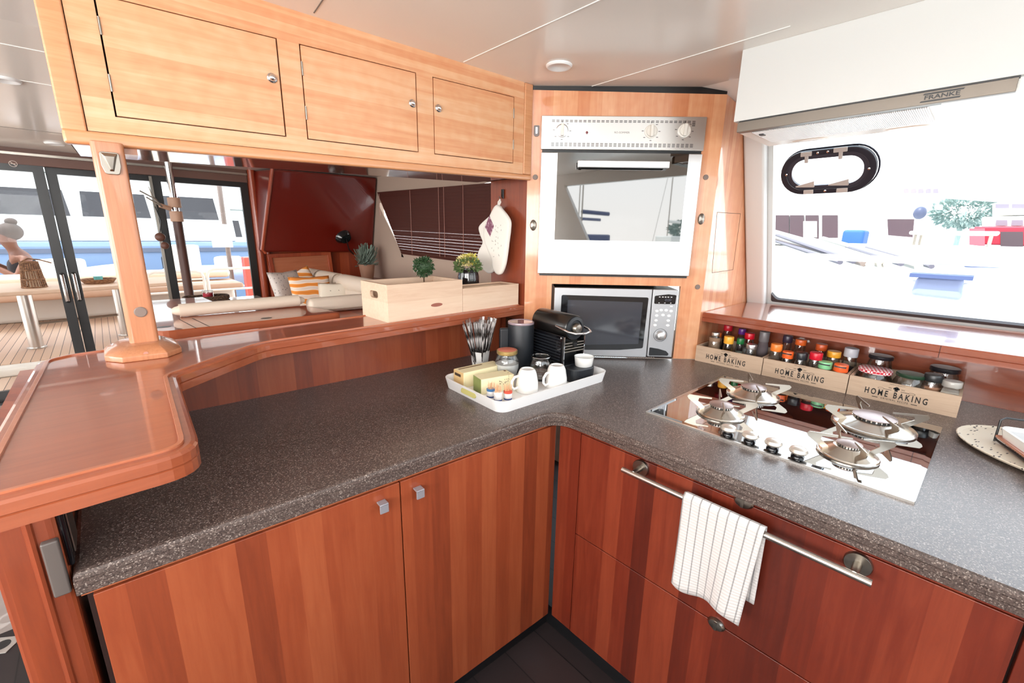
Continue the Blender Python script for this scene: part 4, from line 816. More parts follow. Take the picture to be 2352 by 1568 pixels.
# ================================================================ SPICE BOXES AND JARS
printm = cm('black_print', 26, 24, 24, 0.7)
def spice_box(y0, y1, label, shift=0.0):
    yc = (y0 + y1) / 2; e = empty('spice_box', (2.05, yc, 0.9), label=label, cat='box', group='wooden HOME BAKING boxes under the shelf')
    w = 0.008; x0, x1 = 1.932, 2.160; h = 0.072
    f_ = MB().box(x0, x0 + w, y0, y1, 0.9, 0.9 + h).build('front_board', M['paulownia'], e)
    MB().box(x1 - w, x1, y0, y1, 0.9, 0.9 + h).build('back_board', M['paulownia'], e)
    MB().box(x0 + w, x1 - w, y0, y0 + w, 0.9, 0.9 + h).build('end_board', M['paulownia'], e)
    MB().box(x0 + w, x1 - w, y1 - w, y1, 0.9, 0.9 + h).build('end_board', M['paulownia'], e)
    MB().box(x0 + w, x1 - w, y0 + w, y1 - w, 0.9, 0.904).build('base_board', M['paulownia'], e)
    MB().box(x0 + w, x1 - w, yc - 0.02 - 0.003, yc - 0.02 + 0.003, 0.904, 0.955).build('divider', M['paulownia'], e)
    # printed emblem: HOME BAKING, chef hat, two whisks, small line below
    T = frame((x0 - 0.0002, yc + shift, 0.9 + h / 2), (0, -1, 0), (0, 0, 1)); b = MB(T)
    text(b, 'HOME BAKING', 0.030, Matrix.Translation((0, -0.006, 0)), 0.60, 0.0003, space=1.5, bold=0.0006)
    text(b, 'ORIGINAL RECIPE', 0.0085, Matrix.Translation((0, -0.0235, 0)), 0.8, 0.0003, space=1.4)
    text(b, 'PREMIUM PRODUCT', 0.004, Matrix.Translation((0, 0.0315, 0)), 0.9, 0.0003, space=1.3)
    text(b, '100%', 0.005, Matrix.Translation((-0.017, 0.0185, 0)), 0.9, 0.0003); text(b, 'ORG', 0.005, Matrix.Translation((0.017, 0.0185, 0)), 0.9, 0.0003)
    for s in (-1, 1): b.box(s * 0.052 - 0.008, s * 0.052 + 0.008, -0.0245, -0.0225, -0.0003, 0.0003)
    b.box(-0.0045, 0.0045, 0.0095, 0.013, -0.0003, 0.0003)
    for cx, cy, r in ((-0.0045, 0.019, 0.004), (0.0045, 0.019, 0.004), (0, 0.021, 0.005), (0, 0.0155, 0.004)): b.lathe([(r, -0.0003), (r, 0.0003)], 14, Matrix.Translation((cx, cy, 0)))
    for s in (-1, 1):
        b.box(s * 0.022 - 0.010, s * 0.022 + 0.010, 0.0108, 0.0122, -0.0003, 0.0003)
        pts = [(s * (0.032 + 0.0085 * (1 + math.cos(a))), 0.0115 + 0.0032 * math.sin(a), 0) for a in [2 * PI * k / 12 for k in range(12)]]
        b.tube(pts, 0.00045, 4, closed=True)
    b.build('printed_emblem', printm, f_, fix=False)
    return e
spice_box(0.543, 0.822, 'wooden HOME BAKING box nearest the corner cabinet, with mixed jars', 0.008)
spice_box(0.256, 0.540, 'middle wooden HOME BAKING box, packed with coloured spice lids', 0.012)
spice_box(-0.035, 0.253, 'wooden HOME BAKING box nearest the platter, with wide jars', 0.012)
content = {}
def jar(name, x, y, ztop, r, lidh, lidcol, label, body=(150, 120, 96), fill=0.8, flip=False, labelcol=None, square=False, opaque=False, metal=False, lidmat=None, shoulder=True, lidr=None):
    z0 = 0.9045; h = ztop - z0; e = thing(name, x, y, z0, label, 'jar', 0, 'spice jars in the wooden boxes'); T = F(e)
    hb_ = h - lidh; nn = 4 if square else 22; lr = lidr or r * 0.92; T2 = T @ Matrix.Rotation(PI / 4, 4, 'Z') if square else T; rr = r * 1.2 if square else r
    prof = [(rr * 0.92, 0), (rr, 0.003), (rr, hb_ * 0.74 if shoulder else hb_ * 0.96), (lr * (0.88 if not square else 1.0), hb_)] 
    bm_ = cm('content_%d_%d_%d' % body, *body, 0.8)
    if opaque: MB(T2).lathe(prof, nn).build('bottle', bm_, e, smooth=not square)
    else:
        MB(T2).lathe(prof, nn).build('bottle', M['jar'], e, smooth=not square)
        MB(T2).lathe([(rr * 0.86, 0.002), (rr * 0.93, 0.004), (rr * 0.93, hb_ * 0.74 * fill), (0.0001, hb_ * 0.74 * fill)], nn).build('contents', bm_, e, smooth=not square)
    lm = lidmat or (mat('lid_metal', srgb(*lidcol), 0.3, 0.9) if metal else cm('lid_%d_%d_%d' % lidcol, *lidcol, 0.3))
    ld = MB(T).lathe([(lr * 0.98, hb_), (lr, hb_ + 0.001), (lr, h - 0.003), (lr * 0.94, h - 0.0005), (0.0001, h)], 26).build('lid', lm, e, smooth=True)
    if flip:
        MB(T).box(-lr * 1.02, -lr * 0.3, -lr * 0.8, lr * 0.8, h - 0.0105, h - 0.006).build('flip_slot', M['black'], ld)
    if labelcol:
        zc = hb_ * 0.42; TT = T @ Matrix.Rotation(PI, 4, 'Z') @ Matrix.Rotation(-0.25, 4, 'Z')
        b = MB(TT); vs = []; fs = []
        for k in range(7):
            a = -0.7 + 1.4 * k / 6; vs += [(1.015 * r * math.cos(a), 1.015 * r * math.sin(a), zc - 0.014), (1.015 * r * math.cos(a), 1.015 * r * math.sin(a), zc + 0.014)]
        for k in range(6): fs.append((2 * k, 2 * k + 2, 2 * k + 3, 2 * k + 1))
        lb = b.add(vs, fs).build('label', M['white'] if labelcol == 'white' else cm('label_green', 206, 222, 204, 0.5), e, fix=False)
        if labelcol == 'white': MB(TT @ Matrix.Translation((r * 1.02, 0, zc + 0.006)) @ Matrix.Rotation(PI / 2, 4, 'Y')).lathe([(0.0062, 0), (0.0062, 0.0012), (0.005, 0.0014)], 12).build('badge', cm('label_crimson', 176, 34, 62, 0.5), lb)
    return e
# box 1
jar('spice_jar', 2.095, 0.795, 1.012, 0.016, 0.022, (236, 120, 50), 'small jar with an orange lid at the cabinet end of the first box', (190, 170, 150))
s_ = jar('salt_shaker', 1.985, 0.765, 1.034, 0.026, 0.014, (226, 220, 212), 'tall waisted glass shaker with a perforated metal lid', (142, 114, 92), 1.25, lidr=0.017, metal=True)
jar('spice_jar', 2.125, 0.765, 1.050, 0.021, 0.026, (190, 24, 44), 'spice jar with a red lid standing behind the waisted shaker', (80, 50, 46))
jar('spice_jar', 1.990, 0.707, 1.026, 0.022, 0.032, (246, 178, 62), 'spice jar with a yellow lid and white label, beside the waisted shaker', (226, 168, 84), labelcol='white')
jar('spice_jar', 2.020, 0.668, 1.020, 0.0165, 0.026, (32, 112, 60), 'slim jar with a dark green lid and pale herbs', (200, 212, 200), labelcol='green')
jar('spice_jar', 2.120, 0.700, 1.044, 0.017, 0.026, (96, 40, 130), 'small jar with a purple lid at the back of the first box', (90, 70, 80))
jar('spice_jar', 2.070, 0.650, 1.040, 0.022, 0.027, (206, 16, 40), 'spice jar with a red lid behind the jar with ribbed silver lid', (180, 176, 178))
jar('spice_jar', 1.975, 0.606, 1.012, 0.0225, 0.020, (210, 206, 206), 'clear jar with a ribbed silver screw lid and faded red label', (176, 150, 140), metal=True)
jar('spice_jar', 2.105, 0.601, 1.050, 0.022, 0.045, (128, 122, 124), 'tall dull grey jar at the back of the first box', (110, 100, 104), opaque=True)
# box 2
jar('spice_jar', 1.975, 0.513, 1.032, 0.023, 0.030, (242, 130, 48), 'spice jar with a bright orange lid at the cabinet end of the middle box', (170, 134, 108), labelcol='white')
jar('spice_jar', 2.115, 0.512, 1.046, 0.020, 0.030, (62, 46, 66), 'jar with a dark purple lid behind the bright orange one', (90, 70, 70))
jar('spice_jar', 2.095, 0.458, 1.043, 0.022, 0.024, (224, 100, 40), 'jar with an orange lid at the back, behind the black-lidded jar', (120, 90, 70))
jar('spice_jar', 1.965, 0.466, 1.012, 0.0215, 0.028, (238, 100, 40), 'jar with an orange and black flip lid, next to the bright orange lid', (190, 150, 120), flip=True, labelcol='white')
jar('spice_jar', 1.970, 0.421, 1.016, 0.0235, 0.028, (38, 38, 42), 'spice jar with a black lid and white label in the middle box', (210, 180, 156), labelcol='white')
jar('spice_jar', 1.975, 0.374, 1.025, 0.0235, 0.028, (206, 20, 44), 'jar with a red lid standing between the black and the mint green lids', (130, 108, 96))
jar('spice_jar', 2.100, 0.385, 1.036, 0.022, 0.026, (208, 88, 40), 'jar with a dull orange lid behind the red-lidded jar', (120, 80, 60))
jar('spice_jar', 1.965, 0.338, 0.998, 0.0245, 0.026, (134, 204, 150), 'jar with a mint green flip lid', (190, 200, 196), flip=True)
jar('spice_jar', 2.060, 0.333, 1.024, 0.025, 0.024, (240, 168, 50), 'orange powder jar with a yellow lid at the back of the middle box', (214, 120, 40))
jar('spice_jar', 1.962, 0.288, 1.000, 0.0245, 0.028, (240, 98, 44), 'jar with an orange flip lid beside the mint green one', (170, 130, 100), flip=True)
jar('spice_jar', 2.075, 0.283, 1.044, 0.025, 0.034, (196, 196, 206), 'dark jar with a pale grey lid at the back of the middle box', (60, 60, 66))
# box 3
jar('storage_jar', 1.996, 0.193, 1.000, 0.052, 0.014, (200, 30, 50), 'wide jar with a red and white checked lid', (150, 90, 60), 0.5, lidmat=M['gingham'], lidr=0.050)
jar('storage_jar', 2.100, 0.195, 1.030, 0.038, 0.014, (40, 36, 40), 'glass jar with a black lid behind the checked lid', (150, 140, 120), 0.4, lidr=0.037)
jar('storage_jar', 1.990, 0.096, 1.006, 0.046, 0.012, (36, 62, 44), 'wide glass jar with a dark green lid', (206, 190, 186), 0.5, lidr=0.041)
jar('storage_jar', 1.985, 0.040, 1.018, 0.027, 0.024, (34, 36, 38), 'jar of brown powder with a black lid and handwritten label', (178, 126, 96), 1.1, labelcol='green')
jar('storage_jar', 2.105, 0.020, 1.024, 0.041, 0.016, (34, 32, 36), 'wide jar with a black lid behind the jar with the handwritten label', (170, 130, 110), 0.6, lidr=0.040)
jar('storage_jar', 1.980, -0.006, 1.008, 0.027, 0.020, (170, 166, 160), 'square clear jar with a clear lid at the platter end', (168, 158, 146), 1.1, square=True, lidmat=M['smoke'] if False else cm('clear_lid', 176, 172, 166, 0.15))

# ================================================================ TOWEL
def towel():
    b = MB(); nu, nv = 26, 30; W = 0.182; y0 = 0.397
    vs = []; uv = []
    for j in range(nv + 1):
        t = j / nv
        for i in range(nu + 1):
            u = i / nu; y = y0 - W * u
            if t < 0.42:                # back fall
                s = 1 - t / 0.42; z = 0.8285 - 0.205 * s; x = 0.9845 + 0.004 * s
            elif t < 0.5:
                a = (t - 0.42) / 0.08 * PI; z = 0.8285 + 0.0095 * math.sin(a); x = 0.972 + 0.0115 * math.cos(a)
            else:
                s = (t - 0.5) / 0.5; z = 0.8285 - (0.238 + 0.012 * math.sin(u * 6.0) + 0.03 * max(0, u - 0.55)) * s; x = 0.9605 - 0.006 * s - 0.012 * s * math.sin(u * 9 + 1) * s
                y += 0.022 * s * (0.5 - u) * -1.0 + 0.006 * s
                z += -0.012 * s * u
            vs.append((x, y, z))
    fs = [(j * (nu + 1) + i, j * (nu + 1) + i + 1, (j + 1) * (nu + 1) + i + 1, (j + 1) * (nu + 1) + i) for j in range(nv) for i in range(nu)]
    o = b.add(vs, fs).build('dish_towel', M['towel'], smooth=True, fix=False)
    me = o.data; ul = me.uv_layers.new(name='UVMap')
    for lp in me.loops:
        i = lp.vertex_index % (nu + 1); j = lp.vertex_index // (nu + 1); ul.data[lp.index].uv = (i / nu, j / nv)
    for p in me.polygons: p.use_smooth = True
    s = o.modifiers.new('s', 'SOLIDIFY'); s.thickness = 0.0035; s.offset = 0
    return centered(o)
tag(towel(), 'white towel with grey stripes hanging over the steel rail', 'towel')

# ================================================================ ON THE BAR
BX = Matrix.Translation((0.713, 1.399, 1.137)) @ Matrix.Rotation(math.atan2(0.013, 0.652), 4, 'Z')
cr = empty('wooden_crate', (0, 0, 0), matrix=BX, label='tall open pine crate with an oval hand hole on the bar', cat='crate')
h = 0.134; l = 0.330; d = 0.20; w = 0.012
T = BX @ XZ
MB(T).prism([(0, 0), (l, 0), (l, h), (0, h)], 0, w).build('front_board', M['pine'], cr)
MB(T).prism([(0, 0), (l, 0), (l, h), (0, h)], d - w, d).build('back_board', M['pine'], cr)
YZ = BX @ frame((0, 0, 0), (0, 1, 0), (0, 0, 1))
po = [(w, 0), (d - w, 0), (d - w, h), (w, h)]
hole = rrect(0.062, 0.026, 0.012, 4, d / 2, 0.092)
def ring_rect(b, rect, hole, z0, z1):  # rectangle with a rounded hole
    n = len(hole); o_ = []
    x0, x1, y0, y1 = rect; cx = (hole[0][0] + hole[n // 2][0]) / 2; cy = (hole[0][1] + hole[n // 2][1]) / 2
    for p in hole:
        dx, dy = p[0] - cx, p[1] - cy; k = min(((x1 - cx) / dx) if dx > 1e-9 else ((x0 - cx) / dx if dx < -1e-9 else 1e9), ((y1 - cy) / dy) if dy > 1e-9 else ((y0 - cy) / dy if dy < -1e-9 else 1e9)); o_.append([cx + dx * k, cy + dy * k])
    for c in ((x0, y0), (x0, y1), (x1, y0), (x1, y1)):   # pull the nearest ray to each corner
        i = min(range(n), key=lambda i: (o_[i][0] - c[0]) ** 2 + (o_[i][1] - c[1]) ** 2); o_[i] = list(c)
    b.ring([tuple(p) for p in o_], hole, z0, z1); return b
ring_rect(MB(YZ), (w, d - w, 0, h), hole, 0, w).build('end_board', M['pine'], cr)
ring_rect(MB(YZ), (w, d - w, 0, h), hole, l - w, l).build('end_board', M['pine'], cr)
MB(BX).box(w, l - w, w, d - w, 0.0, 0.008).build('base_board', M['pine'], cr)
MB(BX @ XZ @ Matrix.Translation((0.205, 0.045, -0.0006)) @ Matrix.Diagonal((3.0, 0.8, 1, 1))).lathe([(0.009, 0), (0.008, 0.0006)], 16).build('knot', cm('pine_knot', 150, 90, 76, 0.7), cr)
c2 = empty('wooden_crate', (0, 0, 0), matrix=BX @ Matrix.Translation((0.336, 0, 0)), label='low pine crate with a slotted lid at the cabinet end of the bar', cat='crate')
MB(BX).box(0.332, 0.650, 0, 0.012, 0, 0.0975).build('front_board', M['pine'], c2, bevel=0.001)
MB(BX).box(0.332, 0.650, 0.110, 0.122, 0, 0.0975).build('back_board', M['pine'], c2, bevel=0.001)
MB(BX).box(0.638, 0.650, 0.012, 0.110, 0, 0.0975).build('end_board', M['pine'], c2, bevel=0.001)
MB(BX).box(0.332, 0.344, 0.012, 0.110, 0, 0.0975).build('end_board', M['pine'], c2, bevel=0.001)
MB(BX).box(0.344, 0.638, 0.012, 0.110, 0.085, 0.093).build('lid', M['pine'], c2)
MB(BX).box(0.37, 0.58, 0.040, 0.055, 0.093, 0.0935).build('lid_slot', cm('slot_pale', 240, 220, 190, 0.6), c2)
# plants
leafg = cm('leaf_dark_green', 46, 74, 42, 0.6); leafl = cm('leaf_green', 96, 120, 70, 0.6); lav = cm('lavender_grey_green', 108, 124, 112, 0.7)
def leaves(b, c, rad, n, size, seed, squash=1.0):
    random.seed(seed)
    for k in range(n):
        v = Vector((random.gauss(0, 1), random.gauss(0, 1), random.gauss(0, 1))).normalized(); p = Vector(c) + Vector((v.x * rad, v.y * rad, v.z * rad * squash)) * random.uniform(0.72, 1.0)
        T = Matrix.Translation(p) @ v.to_track_quat('X', 'Z').to_matrix().to_4x4() @ Matrix.Rotation(random.uniform(0, 3), 4, 'X'); s = size * random.uniform(0.7, 1.2)
        b.add([(0, 0, 0), (s * 0.5, s * 0.28, s * 0.06), (s, 0, 0), (s * 0.5, -s * 0.28, s * 0.06)], [(0, 1, 2, 3)], T)
    return b
tpz = BX @ Vector((0.245, 0.145, 0.0085))
tp = empty('topiary', tpz, label='small clipped ball plant standing inside the tall pine crate', cat='plant')
T = F(tp); MB(T).lathe([(0.022, 0), (0.026, 0.07)], 16).build('pot', cm('pot_dark', 60, 54, 52, 0.6), tp)
MB(T).tube([(0, 0, 0.06), (0, 0, 0.14)], 0.003, 6).build('stem', cm('twig', 90, 66, 46, 0.8), tp)
leaves(MB(T), (0, 0, 0.172), 0.038, 520, 0.012, 1).ell((0, 0, 0.172), 0.030, 0.030, 0.030).build('foliage', leafg, tp, fix=False)
b = leaves(MB(T), (0, 0, 0.172), 0.042, 40, 0.005, 2); b.build('blossom', M['white'], tp, fix=False)
fpz = (1.215, 1.590, 1.137)
fpot = empty('potted_plant', fpz, label='yellow flowering plant in a round black pot behind the low crate', cat='plant')
T = F(fpot) @ Matrix.Diagonal((0.85, 0.85, 1, 1)); MB(T).lathe([(0.036, 0.0), (0.050, 0.03), (0.058, 0.085), (0.057, 0.125), (0.051, 0.148), (0.053, 0.155), (0.048, 0.155), (0.045, 0.13), (0.0001, 0.13)], 32).build('pot', M['black_gloss'], fpot, smooth=True)
T = F(fpot); leaves(MB(T), (-0.005, 0, 0.172), 0.058, 460, 0.017, 4, 0.5).build('foliage', leafl, fpot, fix=False)
b = leaves(MB(T), (0.008, 0, 0.200), 0.032, 160, 0.015, 6, 0.6); b.build('flower', cm('flower_yellow', 206, 196, 96, 0.6), fpot, fix=False)
b = leaves(MB(T), (-0.028, 0.0, 0.195), 0.026, 90, 0.014, 9, 0.6); b.build('flower', cm('flower_cream', 226, 212, 150, 0.6), fpot, fix=False)
# oven mitts hanging on the side panel; plane x = 1.372, (u = -y, v = z)
MT = frame((1.360, 1.525, 1.578), (0, -1, 0), (0, 0, 1))
def mitt(outline, w0, w1, name, label, mt, hang):
    e = empty('oven_mitt', (0, 0, 0), matrix=MT, label=label, cat='oven mitt', group='oven mitts on the hook')
    # smooth closed outline puffed in the middle
    pts = outline; m = []
    n = len(pts)
    for i in range(n):
        p0, p1, p2, p3 = (Vector(pts[(i + k - 1) % n]) for k in range(4))
        for k in range(5):
            t = k / 5; m.append(0.5 * ((2 * p1) + (-p0 + p2) * t + (2 * p0 - 5 * p1 + 4 * p2 - p3) * t * t + (-p0 + 3 * p1 - 3 * p2 + p3) * t ** 3))
    m = [(p.x, p.y) for p in m]; b = MB(MT @ Matrix.Translation((0, 0, w0))); th = w1 - w0
    stack(b, m, [(0.0, 0.008), (th * 0.2, 0.001), (th * 0.5, 0.0), (th * 0.8, 0.003), (th * 0.95, 0.009), (th, 0.018)])
    b.build('glove', mt, e, smooth=True); return e
mw_ = M['fabric_w']
e1 = mitt([(-0.005, -0.003), (-0.07, -0.045), (-0.148, -0.092), (-0.140, -0.135), (-0.122, -0.168), (-0.150, -0.205), (-0.162, -0.245), (-0.135, -0.285), (-0.085, -0.312), (-0.045, -0.30), (-0.025, -0.262), (-0.005, -0.20), (0.02, -0.13), (0.02, -0.05)], 0.002, 0.022, 'a', 'cream oven mitt with its thumb pointing at the blinds, behind the other mitt', mw_, 0)
e2 = mitt([(0.0, -0.002), (0.045, -0.025), (0.090, -0.068), (0.092, -0.11), (0.084, -0.16), (0.076, -0.21), (0.064, -0.262), (0.040, -0.302), (0.008, -0.308), (-0.020, -0.282), (-0.030, -0.24), (-0.075, -0.17), (-0.085, -0.11), (-0.045, -0.05)], 0.024, 0.046, 'b', 'cream oven mitt with a purple printed diamond, in front of the other mitt', mw_, 0)
# printed diamond and scribbles
T = MT @ Matrix.Translation((-0.022, -0.115, 0.0225))
MB(MT).prism([(-0.066, -0.098), (-0.030, -0.140), (-0.004, -0.094), (-0.036, -0.048)], 0.0455, 0.0467).build('diamond_print', flecks('purple_print', srgb(116, 60, 84), srgb(206, 176, 186), 160.0, 0.3), e2)
b = MB(MT); random.seed(11)
for k in range(22):
    x = random.uniform(-0.02, 0.045); y = random.uniform(-0.24, -0.09); a = random.uniform(0, 3)
    if x < 0.006 and y > -0.16: x += 0.03
    x = min(x, 0.06)
    b.tube([(x, y, 0.0463), (x + 0.004 * math.cos(a), y + 0.004 * math.sin(a), 0.0463), (x + 0.006 * math.cos(a + 1), y + 0.007 * math.sin(a + 1), 0.0463)], 0.0005, 4)
b.build('stitched_writing', cm('thread_dark', 70, 60, 62, 0.8), e2)
b = MB(MT); b.tube([(0.0, -0.012, 0.026), (-0.006, 0.012, 0.018), (0.0, 0.022, 0.014), (0.007, 0.012, 0.018), (0.003, -0.012, 0.026)], 0.004, 8); b.build('hanging_loop', mw_, e2, smooth=True)

# ================================================================ CEILING LIGHTS
glow = mat('downlight_lens', srgb(250, 244, 232), 0.4, emit=(1, 0.93, 0.82, 1), es=1.2)
for x, y, lab in ((1.305, 1.166, 'round white ceiling downlight in front of the oven cabinet'), (-0.169, 2.744, 'round ceiling downlight over the saloon, at the left edge'), (-0.10, 4.0, 'small ceiling downlight just inside the sliding doors')):
    z = 2.04 - max(0, y - 2.1) * 0.0511
    e = thing('ceiling_downlight', x, y, z, lab, 'light', 0, 'round ceiling downlights'); T = F(e)
    MB(T).lathe([(0.026, -0.002), (0.034, -0.008), (0.042, -0.008), (0.047, -0.003), (0.047, 0.002)], 36).build('trim_ring', M['white'], e, smooth=True)
    MB(T).lathe([(0.0001, -0.0015), (0.030, -0.0015), (0.030, 0.0015)], 28).build('lens', glow, e)
# ================================================================ SALOON
# low cabinet top behind the bar
sb = empty('side_cabinet', (0.4, 2.0, 0.3), label='glossy cherry side cabinet with finger holes behind the bar', cat='cabinet')
sp = fillet([(0.085, 1.655), (0.64, 1.670), (0.72, 1.76), (0.60, 1.875), (0.135, 2.44)], [0.05, 0.02, 0.02, 0, 0.03], 5)
sp = fillet([(0.085, 1.665), (0.655, 1.665), (0.60, 1.885), (0.35, 1.95), (0.32, 2.44), (0.10, 2.44)], [0.05, 0.02, 0.02, 0, 0, 0.02], 5)
MB().box(0.10, 0.98, 1.68, 2.12, 0.02, 1.112).build('body', M['cherry_far'], sb)
b = MB(); stack(b, sp, [(1.112, 0.0), (1.141, 0.0), (1.145, 0.004)]); b.build('top_board', M['cherry_x'], sb)
for x in (0.186, 0.222): MB().hexa([(x, 1.664, 1.1447), (x + 0.002, 1.664, 1.1447), (x - 0.018, 1.86, 1.1447), (x - 0.02, 1.86, 1.1447)], [(x, 1.664, 1.1455), (x + 0.002, 1.664, 1.1455), (x - 0.018, 1.86, 1.1455), (x - 0.02, 1.86, 1.1455)]).build('lid_seam', M['gap'], sb)
for x, y in ((0.114, 1.745), (0.40, 1.71)):
    MB(Matrix.Translation((x, y, 1.1446)) @ Matrix.Diagonal((1.4, 1, 1, 1))).lathe([(0.013, 0), (0.013, 0.0008)], 18).build('finger_hole', M['black'], sb)
# sofa: back rolls and seat
sofa = empty('sofa', (0.8, 2.8, 0.3), label='cream vinyl corner sofa with rolled back cushions', cat='sofa')
def roll(p0, p1, r, seams=0):
    p0 = Vector(p0); p1 = Vector(p1); d = (p1 - p0); L_ = d.length; m = 14
    pts = []; rs = []
    for k in range(m + 1):
        t = k / m; e = min(t, 1 - t) * L_; f = 1 if e > r else math.sqrt(max(0.02, 1 - (1 - e / r) ** 2)); pts.append(p0 + d * t); rs.append(r * f)
    for tt in (0.0, 1.0):
        pass
    extra = [(0.004, 0.35), (0.012, 0.6), (0.03, 0.85)]
    P = []; Rr = []
    for s_, f in extra: P.append(p0 + d.normalized() * s_ * 1.2); Rr.append(r * f)
    for k in range(11): P.append(p0 + d * (0.06 + 0.88 * k / 10)); Rr.append(r)
    for s_, f in reversed(extra): P.append(p1 - d.normalized() * s_ * 1.2); Rr.append(r * f)
    return MB().tube(P, Rr, 20).build('back_roll', M['cream'], sofa, smooth=True)
roll((0.148, 1.91, 1.1685), (0.598, 1.90, 1.1705), 0.0235)
MB().hexa([(0.602, 1.865, 1.113), (1.06, 1.84, 1.113), (1.06, 1.90, 1.113), (0.602, 1.925, 1.113)], [(0.602, 1.872, 1.176), (1.06, 1.847, 1.180), (1.06, 1.90, 1.180), (0.602, 1.925, 1.176)]).build('back_roll', M['cream'], sofa, bevel=0.02, seg=4)
MB().tube([(0.602, 1.862, 1.125), (1.06, 1.836, 1.127)], 0.002, 6).build('piping', cm('piping', 150, 128, 112, 0.6), sofa)
roll((1.16, 3.60, 1.12), (1.165, 3.30, 1.12), 0.052); roll((1.165, 3.297, 1.12), (1.17, 2.96, 1.12), 0.053); roll((1.17, 2.957, 1.12), (1.175, 2.1, 1.12), 0.054)
MB().box(1.12, 1.42, 2.1, 3.65, 0.6, 1.10).build('backrest', M['cream'], sofa, bevel=0.03)
MB().box(0.60, 1.14, 2.6, 3.6, 0.3, 0.90).build('seat', M['cream'], sofa, bevel=0.04)
def pillow(c, size, rot, m, label, name='cushion'):
    T = Matrix.Translation(Vector(c)) @ rot; b = MB(T); n = 14; s = size / 2
    def P(u, v, sg):
        x = (u - 0.5) * 2; y = (v - 0.5) * 2; w = max(0.0, (1 - abs(x) ** 3)) * max(0.0, (1 - abs(y) ** 3)); pin = 1 - 0.10 * (1 - x * x) * 0 - 0.08 * ((1 - abs(x)) * abs(y) + (1 - abs(y)) * abs(x))
        return (x * s * pin, y * s * pin, sg * 0.32 * s * w ** 0.5)
    b.grid(lambda u, v: P(u, v, 1), n, n); b.grid(lambda u, v: P(1 - u, v, -1), n, n)
    o = b.build(name, m, smooth=True); bm = bmesh.new(); bm.from_mesh(o.data); bmesh.ops.remove_doubles(bm, verts=bm.verts, dist=0.0005); bmesh.ops.recalc_face_normals(bm, faces=bm.faces); bm.to_mesh(o.data); bm.free()
    for p in o.data.polygons: p.use_smooth = True
    tag(centered(o), label, 'cushion'); return o
greyf = flecks('grey_woven', srgb(196, 186, 180), srgb(150, 142, 140), 60.0, 0.25)
def upright(az, lean): return Matrix.Rotation(az, 4, 'Z') @ Matrix.Rotation(PI / 2 - lean, 4, 'X')
pillow(at(662, 664, 1, 3.15), 0.25, upright(0.5, 0.3), greyf, 'grey and orange cushion at the door end of the sofa')
pillow(at(693, 656, 1, 3.32), 0.22, upright(-0.4, 0.3) @ Matrix.Rotation(0.5, 4, 'Z'), M['swirl'], 'orange patterned cushion standing at the back of the sofa corner')
pillow(at(716, 676, 1, 2.95), 0.25, upright(-0.15, 0.4), M['swirl'], 'orange cushion with pale heart-shaped swirls, in front of the others')
pillow(at(768, 682, 1, 2.82), 0.20, upright(-0.5, 0.5), flecks('cream_print', srgb(222, 212, 196), srgb(150, 140, 126), 40.0, 0.12), 'cream patterned cushion beside the orange heart cushion')
# overhead mahogany housing, tilted
oh = empty('overhead_housing', (1.55, 4.2, 1.6), label='dark red mahogany housing tilting out above the sofa', cat='housing')
MB().hexa([(0.998, 4.29, 1.27), (1.99, 4.29, 1.255), (1.99, 4.16, 1.255), (0.998, 4.16, 1.27)][::-1], [(1.03, 4.29, 1.93), (1.99, 4.29, 1.94), (1.99, 3.98, 1.94), (1.10, 3.98, 1.925)][::-1]).build('panel', M['mahogany'], oh, bevel=0.02)
b = MB(); b.tube([(1.10, 3.975, 1.925), (1.004, 4.155, 1.29), (1.03, 4.16, 1.262)], 0.014, 8); b.build('edge_bead', M['cherry_far'], oh, smooth=True)
T = Matrix.Translation(at(790, 545, 1, 3.98)) @ Matrix.Rotation(PI / 2 + 0.5, 4, 'X') @ Matrix.Rotation(0.3, 4, 'Y')
fan = empty('reading_lamp', T.translation, label='round black lamp head on the red housing above the lavender', cat='lamp')
MB(T @ Matrix.Diagonal((1, 0.8, 1, 1))).lathe([(0.055, 0.03), (0.078, 0.0), (0.082, -0.012), (0.076, -0.014)], 24).build('shade', M['black_gloss'], fan, smooth=True)
b = MB(T); b.tube([(0.0, 0.0, 0.03), (0.03, -0.10, 0.05), (0.10, -0.17, 0.04)], 0.006, 6); b.build('arm', M['black'], fan, smooth=True)
# wall light beside the doors
p = at(594, 452, 1, 4.28); wlp = empty('wall_light', p, label='small round copper wall light between the doors and the red housing', cat='light')
MB(Matrix.Translation(p)).lathe([(0.036, -0.055), (0.036, 0.055)], 24).build('shade', mat('copper_band', srgb(150, 84, 58), 0.2, 0.8), wlp, smooth=True)
for dz in (-0.035, 0.0, 0.035): MB(Matrix.Translation(p)).lathe([(0.0365, dz - 0.006), (0.0375, dz), (0.0365, dz + 0.006)], 24).build('band', M['chrome'], wlp, smooth=True)
MB(Matrix.Translation(p)).box(-0.04, 0.04, 0.008, 0.02, -0.11, 0.10).build('back_plate', M['white'], wlp, bevel=0.003)
# recessed niche frame in the bulkhead
nf = empty('panel_frame', (1.33, 4.25, 1.05), label='rectangular cherry frame on the bulkhead under the red housing', cat='panel')
T = XZ
q0 = [(1.054, 1.250), (1.600, 1.268), (1.612, 1.045), (1.070, 1.030)]; q1 = inset(q0, 0.035)
MB(T).ring(q0, q1, 4.225, 4.25).build('frame', M['cherry_far'], nf, bevel=0.004); MB(T).prism(q1, 4.242, 4.2495).build('panel', M['cherry_e'], nf)
